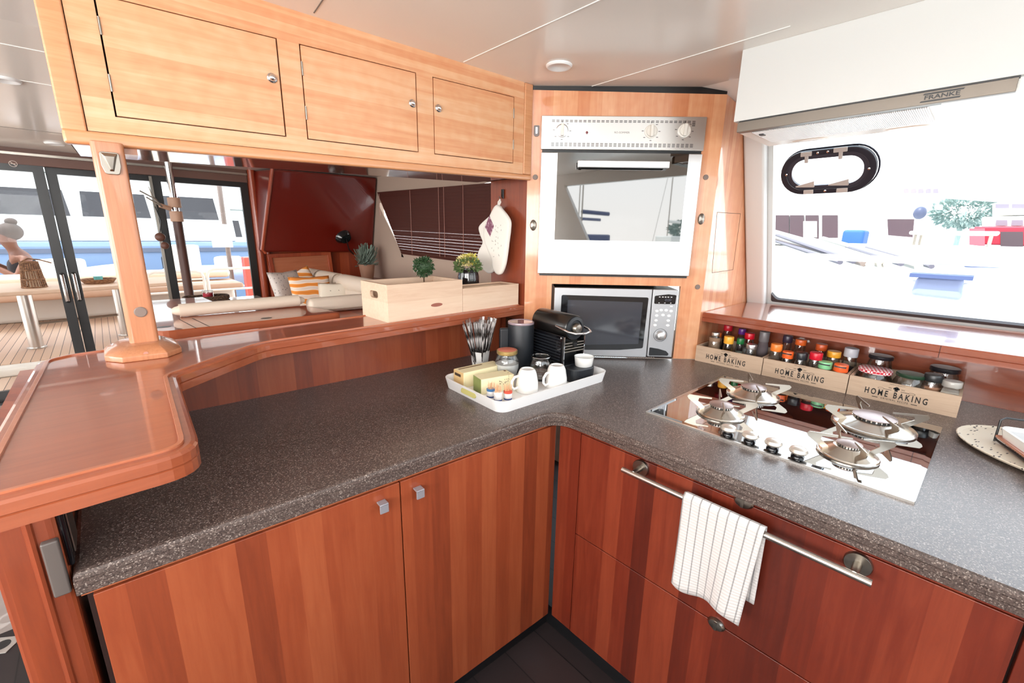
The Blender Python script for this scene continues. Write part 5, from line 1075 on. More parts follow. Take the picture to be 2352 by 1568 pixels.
# side shelf with lavender
MB_ = MB().box(1.55, 1.999, 2.3, 4.24, 0.98, 1.005).build('saloon_shelf', M['cherry_far']); tag(MB_, 'cherry shelf along the beige saloon wall behind the sofa', 'shelf')
lv = thing('lavender_pot', 1.82, 3.95, 1.005, 'grey-green lavender plant in a terracotta pot behind the sofa', 'plant'); T = F(lv)
MB(T).lathe([(0.052, 0), (0.072, 0.145), (0.074, 0.150), (0.064, 0.150), (0.0001, 0.135)], 28).build('pot', cm('terracotta', 168, 128, 106, 0.8), lv, smooth=True)
b = MB(T); random.seed(8)
for k in range(210):
    a = random.uniform(0, 6.28); r = random.uniform(0.0, 0.11); h = random.uniform(0.17, 0.36) - r * 0.4
    b.tube([(0.2 * r * math.cos(a), 0.2 * r * math.sin(a), 0.14), (0.75 * r * math.cos(a), 0.75 * r * math.sin(a), 0.14 + (h - 0.14) * 0.55), (r * math.cos(a + 0.3), r * math.sin(a + 0.3), h)], [0.0016, 0.003, 0.0045], 4)
b.build('foliage', lav, lv)
# venetian blind in the far window
bl = empty('venetian_blind', (1.99, 3.2, 1.5), kind='structure')
bl.name = 'window_2'; FR['window_2'] = Matrix.Translation((1.99, 3.2, 1.5))
slatm = mat('dark_red_slat', srgb(84, 46, 40), 0.45)
zl = lambda y: 1.275 + (y - 2.7) * 0.045      # lower edge
zu = lambda y: 1.775 - (y - 2.37) * 0.04
b = MB()
for k in range(24):
    t = (k + 0.5) / 24; z = 1.245 + 0.545 * t
    y1 = 3.97 - (1 - t) * 0.40; y0 = 2.32; hh = 0.0128 if k > 9 else (0.0112 if k % 3 else 0.0106)
    zr = 0.0
    b.add([(1.984, y0, z - hh - 0.012), (1.984, y1, z - hh + 0.018), (1.972, y1, z + hh + 0.018), (1.972, y0, z + hh - 0.012)], [(0, 1, 2, 3)])
o = b.build('blind', slatm, bl, fix=False); s = o.modifiers.new('s', 'SOLIDIFY'); s.thickness = 0.0012
b = MB()
for y in (2.62, 2.86, 2.93, 3.35, 3.9): b.tube([(1.958, y, 1.27 if y < 3.6 else 1.6), (1.958, y, 1.79)], 0.0022, 4)
b.build('cords', cm('blind_cord', 170, 120, 106, 0.6), bl)
MB().add([(2.02, 2.3, 1.2), (2.02, 4.0, 1.2), (2.02, 4.0, 1.85), (2.02, 2.3, 1.85)], [(0, 1, 2, 3)]).build('pane', M['pane'], bl, fix=False)
XP = frame((1.999, 0, 0), (0, 1, 0), (0, 0, 1))
wf = fillet([(2.25, 1.235), (3.58, 1.285), (3.99, 1.70), (3.90, 1.73), (2.25, 1.80)], 0.03); 
# lining that closes the corner of the window opening (slanted aft edge)
struct(MB(XP).prism([(3.56, 1.235), (3.985, 1.235), (3.985, 1.69)], -0.006, 0.002).build('trim_20', M['beige']))
struct(MB(XP).prism([(2.34, 1.235), (2.34, 1.255), (3.6, 1.30), (3.6, 1.235)], -0.006, 0.002).build('trim_21', M['beige']))
struct(MB(XP).prism([(2.34, 1.805), (2.34, 1.79), (3.985, 1.715), (3.985, 1.805)], -0.006, 0.002).build('trim_22', M['beige']))
# mast pole with grip collars and keys
px_ = 0.455; py_ = 4.12
pole = empty('grab_pole', (px_, py_, 0.3), label='steel pole with a dark lower sleeve and beige collars by the doors', cat='pole')
MB().tube([(px_, py_, 1.5), (px_, py_, 1.935)], 0.024, 16).build('upper_tube', M['chrome'], pole, smooth=True)
MB().tube([(px_, py_, 0.3), (px_, py_, 1.52)], 0.030, 16).build('sleeve', cm('brown_leather', 74, 44, 36, 0.5), pole, smooth=True)
for z0, z1 in ((1.50, 1.575), (1.60, 1.67)): MB().cyl((px_, py_), 0.040, z0, z1, 18).build('collar', cm('collar_beige', 182, 146, 124, 0.6), pole, bevel=0.006)
MB().tube([(px_ - 0.03, py_ - 0.02, 1.59), (px_ - 0.09, py_ - 0.05, 1.61)], 0.016, 8).build('bracket', cm('collar_beige', 182, 146, 124, 0.6), pole, smooth=True)
b = MB()
for dx, dz in ((0.03, 0.10), (0.0, 0.06), (-0.02, 0.13)): b.tube([(px_ - 0.08, py_ - 0.06, 1.60), (px_ - 0.12 + dx * 0.3, py_ - 0.07, 1.60 + dz * 0.5), (px_ - 0.16 - dx, py_ - 0.07, 1.60 + dz)], 0.005, 6)
b.build('hook_wires', M['nickel'], pole, smooth=True)
kb = thing('key_float', px_ - 0.12, py_ - 0.05, 1.36, 'brown round key floats hanging on a cord beside the pole', 'key ring'); T = F(kb)
MB(T).ell((0, 0, 0.03), 0.032, 0.032, 0.030).build('float', cm('float_brown', 96, 60, 48, 0.5), kb, smooth=True); MB(T).ell((0.02, 0.01, -0.03), 0.026, 0.026, 0.026).build('float', cm('float_brown', 96, 60, 48, 0.5), kb, smooth=True)
MB(T).tube([(0, 0, 0.05), (0.02, 0, 0.14), (0.0, -0.01, 0.24)], 0.004, 6).build('cord', M['black'], kb, smooth=True)
# basket with candle on the bright table behind the sofa
st = empty('saloon_table', (0.35, 3.5, 0.3), label='glossy white saloon table behind the cream roll cushion', cat='table')
MB().box(0.12, 0.84, 2.9, 3.75, 0.935, 0.965).build('table_top', cm('table_gloss', 236, 230, 224, 0.06, coat=1.0), st, bevel=0.01)
MB().cyl((0.45, 3.4), 0.04, 0.3, 0.955).build('leg', M['steel'], st)
bk = thing('wicker_basket', 0.466, 3.42, 0.965, 'low dark wicker basket holding a red candle', 'basket'); T = F(bk)
po = rrect(0.24, 0.14, 0.05, 5); b = MB(T); b.ring(po, inset(po, 0.014), 0.0, 0.055); b.prism(inset(po, 0.01), 0.0, 0.01); b.build('weave', M['wicker'], bk)
for z in (0.012, 0.030, 0.048, 0.058): MB(T).tube([(x, y, z) for x, y in po], 0.007, 6, closed=True).build('strand', M['wicker'], bk, smooth=True)
cd = thing('candle_glass', 0.476, 3.42, 0.976, 'red candle in a clear glass standing in the wicker basket', 'candle'); T = F(cd)
MB(T).lathe([(0.026, 0), (0.031, 0.01), (0.031, 0.085)], 24).build('glass', M['jar'], cd, smooth=True); MB(T).lathe([(0.024, 0.003), (0.028, 0.02), (0.028, 0.07), (0.0001, 0.072)], 20).build('wax', cm('candle_red', 196, 40, 60, 0.5), cd, smooth=True)
# no-smoking mark on the door header
p = at(30, 376, 1, 4.28); ns = empty('no_smoking_sticker', p, label='small round no-smoking sticker on the brown door header', cat='sticker')
T = frame((p.x, 4.2785, p.z), (1, 0, 0), (0, 0, 1)); c0 = [(0.019 * math.cos(a * PI / 12), 0.019 * math.sin(a * PI / 12)) for a in range(24)]; b = MB(T); b.ring(c0, inset(c0, 0.003), 0, 0.001)
b.box(-0.002, 0.002, -0.017, 0.017, 0, 0.001, Matrix.Rotation(0.8, 4, 'Z')); b.box(-0.011, 0.011, -0.002, 0.002, 0, 0.0008); b.build('mark', cm('sticker_pale', 206, 190, 180, 0.6), ns)
# recessed floor latch (bottom left)
p = at(5, 1482, 2, 0.001); fl2 = empty('floor_latch', (p.x, p.y, 0.0), rz=-0.6, label='square steel ring pull set in the dark floor, bottom left', cat='latch'); T = F(fl2)
MB(T).box(-0.04, 0.04, -0.035, 0.035, 0.0, 0.003).build('plate', M['steel'], fl2, bevel=0.001); MB(T @ Matrix.Translation((0, 0, 0.003))).lathe([(0.022, 0), (0.022, 0.001)], 20).build('recess', M['black'], fl2)

# ================================================================ COCKPIT AND MARINA ASTERN
dk = struct(MB().box(-3.0, 3.2, 4.46, 7.8, 0.1, 0.3).build('floor_3', M['teak']))
pf = fillet([(-0.95, 5.05), (-0.5, 5.02), (0.9, 5.30), (1.6, 6.0), (1.6, 8.0), (-1.2, 8.0), (-1.2, 5.3)], [0.1, 0.25, 0.2, 0, 0, 0, 0.1], 6)
b = MB(); b.prism(pf, 0.3, 0.375); st_ = struct(b.build('floor_4', M['gel'], bevel=0.02)); struct(MB().prism(inset(pf, 0.12), 0.375, 0.382).build('floor_5', M['teak']))
struct(MB().box(-1.6, 1.9, 4.40, 4.46, 0.2, 0.31).build('trim_30', M['nickel']))
ct = empty('cockpit_table', (0.0, 5.9, 0.38), label='teak cockpit table on two steel legs outside the doors', cat='table')
b = MB(); stack(b, fillet([(-1.5, 5.30), (0.52, 5.58), (0.60, 6.30), (-1.5, 6.30)], [0, 0.1, 0.1, 0], 5), [(0.885, 0.01), (0.895, 0.0), (0.915, 0.0), (0.92, 0.006)]); b.build('table_top', cm('teak_pale', 222, 192, 168, 0.6), ct)
for x, y in ((-0.545, 5.70), (0.075, 5.86)): MB().tube([(x, y, 0.382), (x, y, 0.89)], 0.048, 20).build('leg', M['steel'], ct, smooth=True); MB().cyl((x, y), 0.065, 0.382, 0.392).build('foot', M['steel'], ct)
MB().tube([(-0.545, 5.70, 0.60), (0.075, 5.86, 0.60)], 0.012, 8).build('brace', M['nickel'], ct, smooth=True)
bench = empty('cockpit_bench', (0, 7.2, 0.38), label='curved cream and white cockpit bench behind the teak table', cat='bench')
MB().box(-2.2, 1.35, 7.3, 7.75, 0.382, 0.70).build('base', cm('bench_shade', 214, 206, 196, 0.5), bench, bevel=0.05)
MB().box(-2.2, 1.40, 6.95, 7.7, 0.66, 0.74).build('seat', cm('bench_tan', 196, 160, 136, 0.7), bench, bevel=0.03)
MB().box(-2.2, 1.35, 7.45, 7.75, 0.78, 0.90).build('back_cushion', cm('bench_cream', 232, 214, 196, 0.7), bench, bevel=0.05)
# lantern and tray on the table
p = at(80, 660, 2, 0.92); ln = thing('wicker_lantern', p.x, p.y, 0.92, 'tapered rattan lantern with a handle on the cockpit table', 'lantern'); T = F(ln) @ Matrix.Diagonal((0.52, 0.52, 0.62, 1))
b = MB(T)
for k in range(26):
    a = 2 * PI * k / 26; b.tube([(0.15 * math.cos(a), 0.15 * math.sin(a), 0), (0.105 * math.cos(a), 0.105 * math.sin(a), 0.36)], 0.009, 5)
b.build('canes', M['rattan'], ln)
for z, r in ((0.01, 0.152), (0.12, 0.139), (0.25, 0.122), (0.36, 0.108)): MB(T).tube([(r * math.cos(a * PI / 12), r * math.sin(a * PI / 12), z) for a in range(24)], 0.011, 6, closed=True).build('hoop', M['rattan'], ln, smooth=True)
MB(T).lathe([(0.07, 0.0), (0.07, 0.24)], 16).build('candle', cm('lantern_candle', 226, 200, 170, 0.6), ln)
MB(T).tube([(-0.10, 0, 0.36), (0.0, 0, 0.41), (0.14, -0.03, 0.39), (0.27, -0.06, 0.345)], 0.010, 6).build('handle', M['rattan'], ln, smooth=True)
p = at(228, 650, 2, 0.92); rt = thing('round_basket_tray', p.x, p.y, 0.92, 'round woven tray with a blue glass beside the oak post', 'tray'); T = F(rt) @ Matrix.Scale(0.62, 4)
MB(T).lathe([(0.17, 0), (0.21, 0.055), (0.215, 0.07), (0.20, 0.07), (0.165, 0.012)], 28).build('tray_body', M['rattan'], rt, smooth=True)
g_ = thing('blue_glass', p.x + 0.0, p.y, 0.928, 'turquoise tumbler standing in the round woven tray', 'glass'); MB(F(g_)).lathe([(0.03, 0), (0.035, 0.06)], 16).build('tumbler', cm('turquoise', 110, 190, 190, 0.2), g_, smooth=True)
# railings at the stern
def railing(xa, xb, y, z0, z1, label):
    e = empty('stern_rail', ((xa + xb) / 2, y, z0), label=label, cat='railing', group='white stern rails')
    r = 0.08; MB().tube([(xa, y, z0), (xa, y, z1 - r), (xa + r * 0.3, y, z1 - r * 0.3), (xa + r, y, z1), (xb - r, y, z1), (xb - r * 0.3, y, z1 - r * 0.3), (xb, y, z1 - r), (xb, y, z0)], 0.018, 8).build('hoop', M['gel'], e, smooth=True)
    MB().tube([(xa, y, z0 + 0.30), (xb, y, z0 + 0.30)], 0.014, 8).build('lower_bar', M['gel'], e, smooth=True); return e
railing(0.35, 0.93, 6.8, 0.378, 0.935, 'white tubular stern rail to the left of the sign post')
railing(0.97, 1.58, 6.8, 0.378, 0.95, 'white tubular stern rail to the right of the sign post')
# person standing on the quay behind the bench
pr = empty('person', (-0.78, 8.0, -0.35), label='person in a dark sleeveless top with hair in a bun, hands raised to the face', cat='person')
def skin(name, verts, edges, radii, m, parent, root=0, sub=2):
    me = bpy.data.meshes.new(name); me.from_pydata(verts, edges, []); inv = FR[parent.name].inverted(); me.transform(inv)
    o = bpy.data.objects.new(name, me); COL.objects.link(o); o.parent = parent; FR[o.name] = FR[parent.name]; me.materials.append(m)
    md = o.modifiers.new('skin', 'SKIN'); md.use_smooth_shade = True; 
    for i, r in enumerate(radii):
        sv = me.skin_vertices[0].data[i]; sv.radius = r if isinstance(r, tuple) else (r, r); sv.use_root = (i == root)
    s = o.modifiers.new('sub', 'SUBSURF'); s.levels = sub; s.render_levels = sub; return o
PX, PY = -0.70, 8.0
hz = 1.30
J = [(PX, PY, 0.62), (PX, PY, 0.80), (PX - 0.01, PY, 0.98), (PX - 0.02, PY, 1.10), (PX - 0.05, PY, 1.17), (PX - 0.08, PY - 0.01, 1.25), (PX - 0.09, PY - 0.01, 1.33), (PX - 0.08, PY, 1.385),
     (PX + 0.05, PY - 0.17, 1.06), (PX - 0.06, PY - 0.24, 0.86), (PX - 0.22, PY - 0.16, 0.98), (PX - 0.24, PY - 0.08, 1.10),
     (PX - 0.02, PY + 0.17, 1.05), (PX - 0.10, PY + 0.20, 0.88), (PX - 0.25, PY + 0.05, 1.02),
     (PX, PY - 0.09, 0.50), (PX, PY - 0.09, 0.05), (PX, PY - 0.09, -0.32), (PX, PY + 0.09, 0.50), (PX, PY + 0.09, 0.05), (PX, PY + 0.09, -0.32)]
Ed = [(0, 1), (1, 2), (2, 3), (3, 4), (4, 5), (5, 6), (6, 7), (3, 8), (8, 9), (9, 10), (10, 11), (3, 12), (12, 13), (13, 14), (0, 15), (15, 16), (16, 17), (0, 18), (18, 19), (19, 20)]
Rd = [0.13, 0.11, 0.125, 0.10, 0.048, 0.075, 0.092, 0.07, 0.050, 0.042, 0.030, 0.028, 0.050, 0.042, 0.028, 0.085, 0.06, 0.045, 0.085, 0.06, 0.045]
skin('body', J, Ed, Rd, M['skin'], pr)
skin('top', [(PX, PY, 0.55), (PX, PY, 0.80), (PX - 0.01, PY, 0.98), (PX - 0.02, PY, 1.10)], [(0, 1), (1, 2), (2, 3)], [0.155, 0.14, 0.155, 0.118], cm('dark_top', 34, 28, 34, 0.9), pr)
hair = cm('brown_hair', 62, 44, 34, 0.8)
MB().ell((PX - 0.045, PY, 1.385), 0.112, 0.112, 0.105).build('hair', hair, pr, smooth=True); MB().ell((PX - 0.02, PY, 1.50), 0.055, 0.05, 0.045).build('hair_bun', hair, pr, smooth=True)
MB().ell((PX - 0.175, PY - 0.01, 1.285), 0.018, 0.014, 0.022, 8, 6).build('nose', M['skin'], pr, smooth=True)
MB().ell((PX - 0.155, PY - 0.045, 1.315), 0.012, 0.010, 0.008, 8, 6).build('eye', M['black'], pr, smooth=True)
MB().ell((PX - 0.155, PY - 0.02, 1.238), 0.014, 0.022, 0.006, 8, 6).build('mouth', cm('lips', 160, 84, 80, 0.5), pr, smooth=True)
MB().ell((PX - 0.055, PY - 0.092, 1.29), 0.02, 0.010, 0.028, 8, 6).build('ear', M['skin'], pr, smooth=True)
for hy, hx in ((-0.08, -0.245), (0.05, -0.255)):
    b = MB(); base = Vector((PX + hx, PY + hy, 1.12 if hy < 0 else 1.05)); b.ell(base, 0.022, 0.034, 0.04, 10, 8)
    for k in range(4): b.tube([base + Vector((0.0, -0.024 + k * 0.016, 0.02)), base + Vector((0.02, -0.022 + k * 0.015, 0.075)), base + Vector((0.045, -0.02 + k * 0.013, 0.095 - abs(k - 1.5) * 0.008))], [0.009, 0.008, 0.006], 6)
    b.tube([base + Vector((0.01, -0.03, -0.01)), base + Vector((0.035, -0.04, 0.02)), base + Vector((0.055, -0.035, 0.035))], [0.010, 0.008, 0.006], 6); b.build('hand', M['skin'], pr, smooth=True)
# quay and water
struct(MB().box(-14, 14, 7.6 + 0.2, 9.4, -0.9, -0.35).build('floor_6', cm('quay_stone', 206, 200, 194, 0.8)))
wat = cm('harbour_water', 120, 136, 140, 0.08); wt_ = MB().box(-90, 90, -90, 90, -1.4, -0.95).build('harbour_water', wat); tag(wt_, 'pale harbour water around the boats', 'water', kind='stuff')
def hull_poly(L_, W_, n=10):           # pointed bow at +x
    pts = [(-L_ / 2, -W_ / 2), (L_ * 0.1, -W_ / 2)]
    for k in range(1, n): t = k / n; pts.append((L_ * 0.1 + L_ * 0.4 * t, -W_ / 2 * (1 - t ** 2.2)))
    pts.append((L_ / 2, 0))
    for k in range(n - 1, 0, -1): t = k / n; pts.append((L_ * 0.1 + L_ * 0.4 * t, W_ / 2 * (1 - t ** 2.2)))
    return pts + [(L_ * 0.1, W_ / 2), (-L_ / 2, W_ / 2)]
def yacht(x, y, rz, L_, W_, hh, levels, label, hullm, winm=None, name='motor_yacht', winh=0.45, group=None):
    e = empty(name, (x, y, -0.95), rz, label, 'boat', group); T = F(e); hp = hull_poly(L_, W_)
    b = MB(T); stack(b, hp, [(0.0, 0.35), (0.5, 0.12), (hh, 0.0), (hh + 0.08, 0.02)]); b.build('hull', hullm, e)
    MB(T).ring(inset(hp, -0.02), inset(hp, 0.05), hh - 0.12, hh - 0.04).build('rub_rail', cm('rub_rail', 90, 96, 112, 0.5), e)
    z = hh + 0.08
    for k, (x0, x1, w, h) in enumerate(levels):
        q0 = [(x0, -w / 2), (x1, -w / 2), (x1, w / 2), (x0, w / 2)]; b = MB(T); s_ = 0.12 * h
        b.hexa([(a, c, z) for a, c in q0], [(x0 + s_ * 0.5, -w / 2 + s_, z + h), (x1 - s_ * 3, -w / 2 + s_, z + h), (x1 - s_ * 3, w / 2 - s_, z + h), (x0 + s_ * 0.5, w / 2 - s_, z + h)]); ck = b.build('deckhouse', M['gel'], e, bevel=0.05)
        nwin = max(2, int((x1 - x0) / 1.3)); step = (x1 - x0 - 0.6) / nwin
        for i in range(nwin):
            for sd in (-1, 1):
                xa = x0 + 0.3 + i * step; za = z + h * 0.38; zb_ = z + h * 0.38 + winh * h / 1.2
                yy = lambda zz: sd * (w / 2 - 0.12 * (zz - z) + 0.01)
                MB(T).hexa([(xa, yy(za), za), (xa + step * 0.86, yy(za), za), (xa + step * 0.86, yy(za) - sd * 0.05, za), (xa, yy(za) - sd * 0.05, za)], [(xa + 0.05, yy(zb_), zb_), (xa + step * 0.84, yy(zb_), zb_), (xa + step * 0.84, yy(zb_) - sd * 0.05, zb_), (xa + 0.05, yy(zb_) - sd * 0.05, zb_)]).build('window', winm or M['darkwin'], ck)
        MB(T).box(x0 - 0.5, x1 - s_ * 2, -w / 2 - 0.05, w / 2 + 0.05, z + h, z + h + 0.10).build('roof', M['gel'], e, bevel=0.03)
        z += h + 0.10
    return e
yacht(-2.2, 13.6, PI, 12.0, 4.0, 2.05, [(-4.6, 3.2, 3.2, 1.25), (-3.8, 1.5, 2.6, 0.9)], 'large white motor yacht with pale blue hull moored astern', M['hullblue'])
yacht(4.6, 19.5, PI * 0.96, 9.0, 3.6, 1.5, [(-3.5, 2.2, 3.0, 1.5)], 'white motor boat with dark windows seen right of the sign post', M['gel'])
yacht(-9.5, 19.0, PI, 9.0, 3.4, 1.8, [(-3.2, 2.2, 2.8, 1.1)], 'white cruiser moored beyond the person', M['gel'])
def dinghy(x, y, z, rz, label, s=1.0, m=None):
    e = empty('dinghy', (x, y, z), rz, label, 'boat'); T = F(e) @ Matrix.Scale(s, 4)
    b = MB(T); b.tube([(-1.3, -0.5, 0.3), (0.3, -0.5, 0.32), (0.9, -0.3, 0.38), (1.15, 0, 0.42), (0.9, 0.3, 0.38), (0.3, 0.5, 0.32), (-1.3, 0.5, 0.3)], 0.2, 12); b.build('inflated_tube', m or cm('dinghy_grey', 132, 142, 166, 0.5), e, smooth=True)
    MB(T).hexa([(-1.2, -0.35, 0.0), (0.7, -0.1, 0.05), (0.7, 0.1, 0.05), (-1.2, 0.35, 0.0)], [(-1.25, -0.5, 0.25), (0.9, -0.2, 0.3), (0.9, 0.2, 0.3), (-1.25, 0.5, 0.25)]).build('hull', M['gel'], e, bevel=0.03)
    o = MB(T).box(-1.5, -1.15, -0.14, 0.14, 0.30, 0.78).build('outboard', M['black'], e, bevel=0.06, seg=3); MB(T).box(-1.42, -1.30, -0.05, 0.05, -0.35, 0.32).build('outboard_leg', M['black'], e)
    MB(T).box(-0.4, 0.1, -0.22, 0.22, 0.25, 0.75).build('console', M['gel'], e, bevel=0.05); return e
p = at(500, 610, 1, 8.6); dinghy(1.9, 9.9, 0.35, -0.5, 'grey inflatable dinghy with black outboard hung astern behind the pole', 0.8)
p = at(420, 590, 1, 10.0); dinghy(-0.4, 10.2, 0.2, 0.8, 'grey inflatable tender lying behind the stern rail', 1.0, cm('dinghy_pale', 176, 184, 200, 0.5))
jb = at(420, 560, 1, 8.0)
bx = MB().box(0.66, 1.08, 7.9, 8.2, -0.35, 1.22).build('deck_locker', M['gel'], bevel=0.02); tag(centered(bx), 'white upright locker on the quay left of the pole', 'locker')
# sign on a post
p0 = at(510, 540, 1, 8.4); sg = empty('sign_post', (p0.x, 8.4, -0.35), label='blank white notice board on a grey post astern', cat='sign')
MB().box(p0.x - 0.15, p0.x + 0.13, 8.385, 8.40, p0.z - 0.19, p0.z + 0.17).build('board', M['white'], sg, bevel=0.004); MB().tube([(p0.x + 0.06, 8.43, -0.35), (p0.x + 0.06, 8.43, 2.3)], 0.035, 10).build('post', M['capgrey'], sg, smooth=True)
p = at(570, 625, 1, 8.3); rb = MB().box(p.x - 0.06, p.x + 0.08, 8.2, 8.4, -0.35, p.z + 0.25).build('fire_point', mat('fire_red', srgb(196, 90, 76), 0.5), bevel=0.02); tag(centered(rb), 'red cabinet on the quay at the right end of the doors', 'cabinet')
# canopy above the cockpit
can = struct(MB().box(-3.0, 3.0, 4.40, 7.6, 2.18, 2.26).build('ceiling.003', M['gel']))

# ================================================================ OUTSIDE THE GALLEY WINDOW
struct(MB().box(2.66, 4.2, -12, 4.0, 0.6, 0.86).build('floor_7', M['gel']))           # own side deck
def bar(name, pts, r, label, cat, m=None): o = MB().tube(pts, r, 10).build(name, m or M['gel'], smooth=True); return tag(centered(o), label, cat)
bar('guard_rail', [(3.3, 3.5, 1.20), (3.3, -9, 1.27)], 0.022, 'lower white guard rail outside the galley window', 'railing')
bar('guard_rail', [(3.3, 3.5, 1.335), (3.3, -9, 1.375)], 0.020, 'upper white guard rail outside the galley window', 'railing')
p = at(2155, 660, 0, 3.25); fe = empty('fender_bag', (3.25, p.y, 1.0), label='large pale blue canvas bag hanging on the guard rail', cat='bag')
a_, b_, c_, d_ = (at(x, y, 0, 3.25) for x, y in ((2108, 634), (2215, 638), (2208, 690), (2092, 676)))
MB().hexa([d_ + Vector((-0.05, 0, 0)), c_ + Vector((-0.05, 0, 0)), c_ + Vector((0.08, 0, 0)), d_ + Vector((0.08, 0, 0))], [a_ + Vector((-0.03, 0, 0)), b_ + Vector((-0.03, 0, 0)), b_ + Vector((0.06, 0, 0)), a_ + Vector((0.06, 0, 0))]).build('canvas', cm('pale_blue_canvas', 128, 138, 168, 0.8), fe, bevel=0.02, seg=3)
MB().box(p.x - 0.07, p.x + 0.07, p.y - 0.12, p.y + 0.12, p.z + 0.05, p.z + 0.07).build('strap', cm('strap_blue', 70, 84, 124, 0.8), fe)
a_, b_, c_, d_ = (at(x, y, 0, 3.325) for x, y in ((2214, 600), (2304, 600), (2304, 616), (2212, 614)))
o = MB().hexa([d_, c_, c_ + Vector((0.10, 0, 0)), d_ + Vector((0.10, 0, 0))], [a_, b_, b_ + Vector((0.10, 0, 0)), a_ + Vector((0.10, 0, 0))]).build('rolled_cover', M['blue'], bevel=0.012, seg=3); tag(centered(o), 'small blue canvas roll behind the upper guard rail', 'cover')
# bundle of spars lying along the neighbour's deck
sd1 = cm('spar_dark', 84, 80, 92, 0.5)
for i, (x0, y0, x1, y1, r, mt_) in enumerate(((1775, 536, 1960, 600, 0.022, sd1), (1778, 552, 1930, 602, 0.022, sd1), (1900, 552, 2070, 606, 0.020, sd1), (1990, 568, 2140, 612, 0.018, sd1),(1775, 532, 2025, 606, 0.035, M['nickel']), (1775, 540, 2000, 608, 0.03, M['gel']), (1780, 548, 1985, 604, 0.03, M['capgrey']), (1850, 545, 2040, 608, 0.028, M['gel']), (1890, 548, 2110, 612, 0.03, M['nickel']))):
    a_ = at(x0, y0, 0, 7.0); b_ = at(x1, y1, 0, 4.6); o = MB().tube([a_, b_], r, 8).build('spar', mt_, smooth=True)
    tag(centered(o), 'long metal spar in the sloping bundle outside the galley window', 'pole', 'sloping spars outside the window')
# neighbouring white yacht: tall side with dark glazed saloon
ny = empty('motor_yacht', (13, 4.0, -0.95), label='tall white yacht with a dark glazed saloon, at the left of the galley window', cat='boat')
def facade(pts, x, dx, name, m, parent, bevel=0.0):
    q_ = [at(a, c, 0, x) for a, c in pts]; return MB().hexa([q_[3], q_[2], q_[2] + Vector((dx, 0, 0)), q_[3] + Vector((dx, 0, 0))], [q_[0], q_[1], q_[1] + Vector((dx, 0, 0)), q_[0] + Vector((dx, 0, 0))]).build(name, m, parent, bevel=bevel)
facade([(1500, 555), (2250, 580), (2250, 640), (1500, 640)], 11.5, 3.0, 'hull', M['gel'], ny, 0.1)
fh = facade([(1500, 395), (2075, 440), (2075, 562), (1500, 556)], 12.0, 2.5, 'deckhouse', M['gel'], ny, 0.05)
for k, (xa, xb, ya, yb) in enumerate(((1774, 1812, 494, 540), (1814, 1846, 494, 546), (1850, 1880, 494, 548), (1888, 1924, 494, 546))): facade([(xa, ya), (xb, ya), (xb, yb), (xa, yb)], 11.95, 0.04, 'window', cm('dim_saloon', 70, 52, 58, 0.3), fh)
facade([(1845, 508), (1876, 508), (1876, 545), (1845, 543)], 11.92, 0.03, 'curtain', M['gel'], fh)
facade([(2038, 503), (2100, 503), (2096, 545), (2040, 540)], 11.95, 0.04, 'window', cm('dim_saloon', 70, 52, 58, 0.3), fh)
for k in range(5): facade([(2075 + k * 17, 434), (2087 + k * 17, 433), (2087 + k * 17, 443), (2075 + k * 17, 444)], 14.0, 0.04, 'upper_window', cm('dim_glass', 120, 112, 124, 0.3), fh)
facade([(1500, 300), (2300, 330), (2300, 452), (1500, 400)], 14.1, 2.0, 'upper_deck', M['gel'], ny, 0.05)
for k in range(3): facade([(2098 + k * 24, 470), (2117 + k * 24, 470), (2117 + k * 24, 482), (2098 + k * 24, 482)], 13.0, 0.04, 'bridge_window', cm('pale_glass', 150, 160, 170, 0.3), fh)
p = at(1960, 548, 0, 10.5); o = MB().box(10.4, 10.9, p.y - 0.17, p.y + 0.17, p.z - 0.16, p.z + 0.16).build('deck_chair', mat('bright_blue', srgb(40, 84, 170), 0.7), ny, bevel=0.05, seg=3)
# small tender with console in front of it
rs = empty('passenger_ship', (24, -3, -0.95), label='red and white passenger ship at the right edge of the galley window', cat='boat')
facade([(2238, 520), (2500, 520), (2500, 572), (2228, 560)], 22.0, 4.0, 'hull', M['redship'], rs, 0.05)
sd_ = facade([(2255, 498), (2500, 492), (2500, 522), (2255, 522)], 22.4, 3.0, 'deckhouse', M['gel'], rs, 0.05)
for k in range(5): facade([(2288 + k * 36, 505), (2314 + k * 36, 505), (2314 + k * 36, 518), (2286 + k * 36, 518)], 22.3, 0.05, 'window', cm('dim_glass', 120, 112, 124, 0.3), sd_)
u_ = facade([(2280, 466), (2500, 462), (2500, 492), (2280, 494)], 23.0, 2.0, 'upper_deck', M['gel'], rs, 0.05)
for k in range(4): facade([(2286 + k * 38, 468), (2318 + k * 38, 468), (2318 + k * 38, 478), (2286 + k * 38, 478)], 22.9, 0.05, 'window', cm('dim_glass', 120, 112, 124, 0.3), u_)
facade([(2226, 524), (2262, 524), (2262, 566), (2226, 562)], 21.0, 0.8, 'boarding_house', cm('ship_red_pale', 200, 90, 100, 0.5), rs)
for (xa, xb, ya, yb) in ((2298, 2350, 532, 570),): facade([(xa, ya), (xb, ya), (xb, yb), (xa, yb)], 21.95, 0.03, 'side_door', cm('dim_saloon', 70, 52, 58, 0.3), rs)
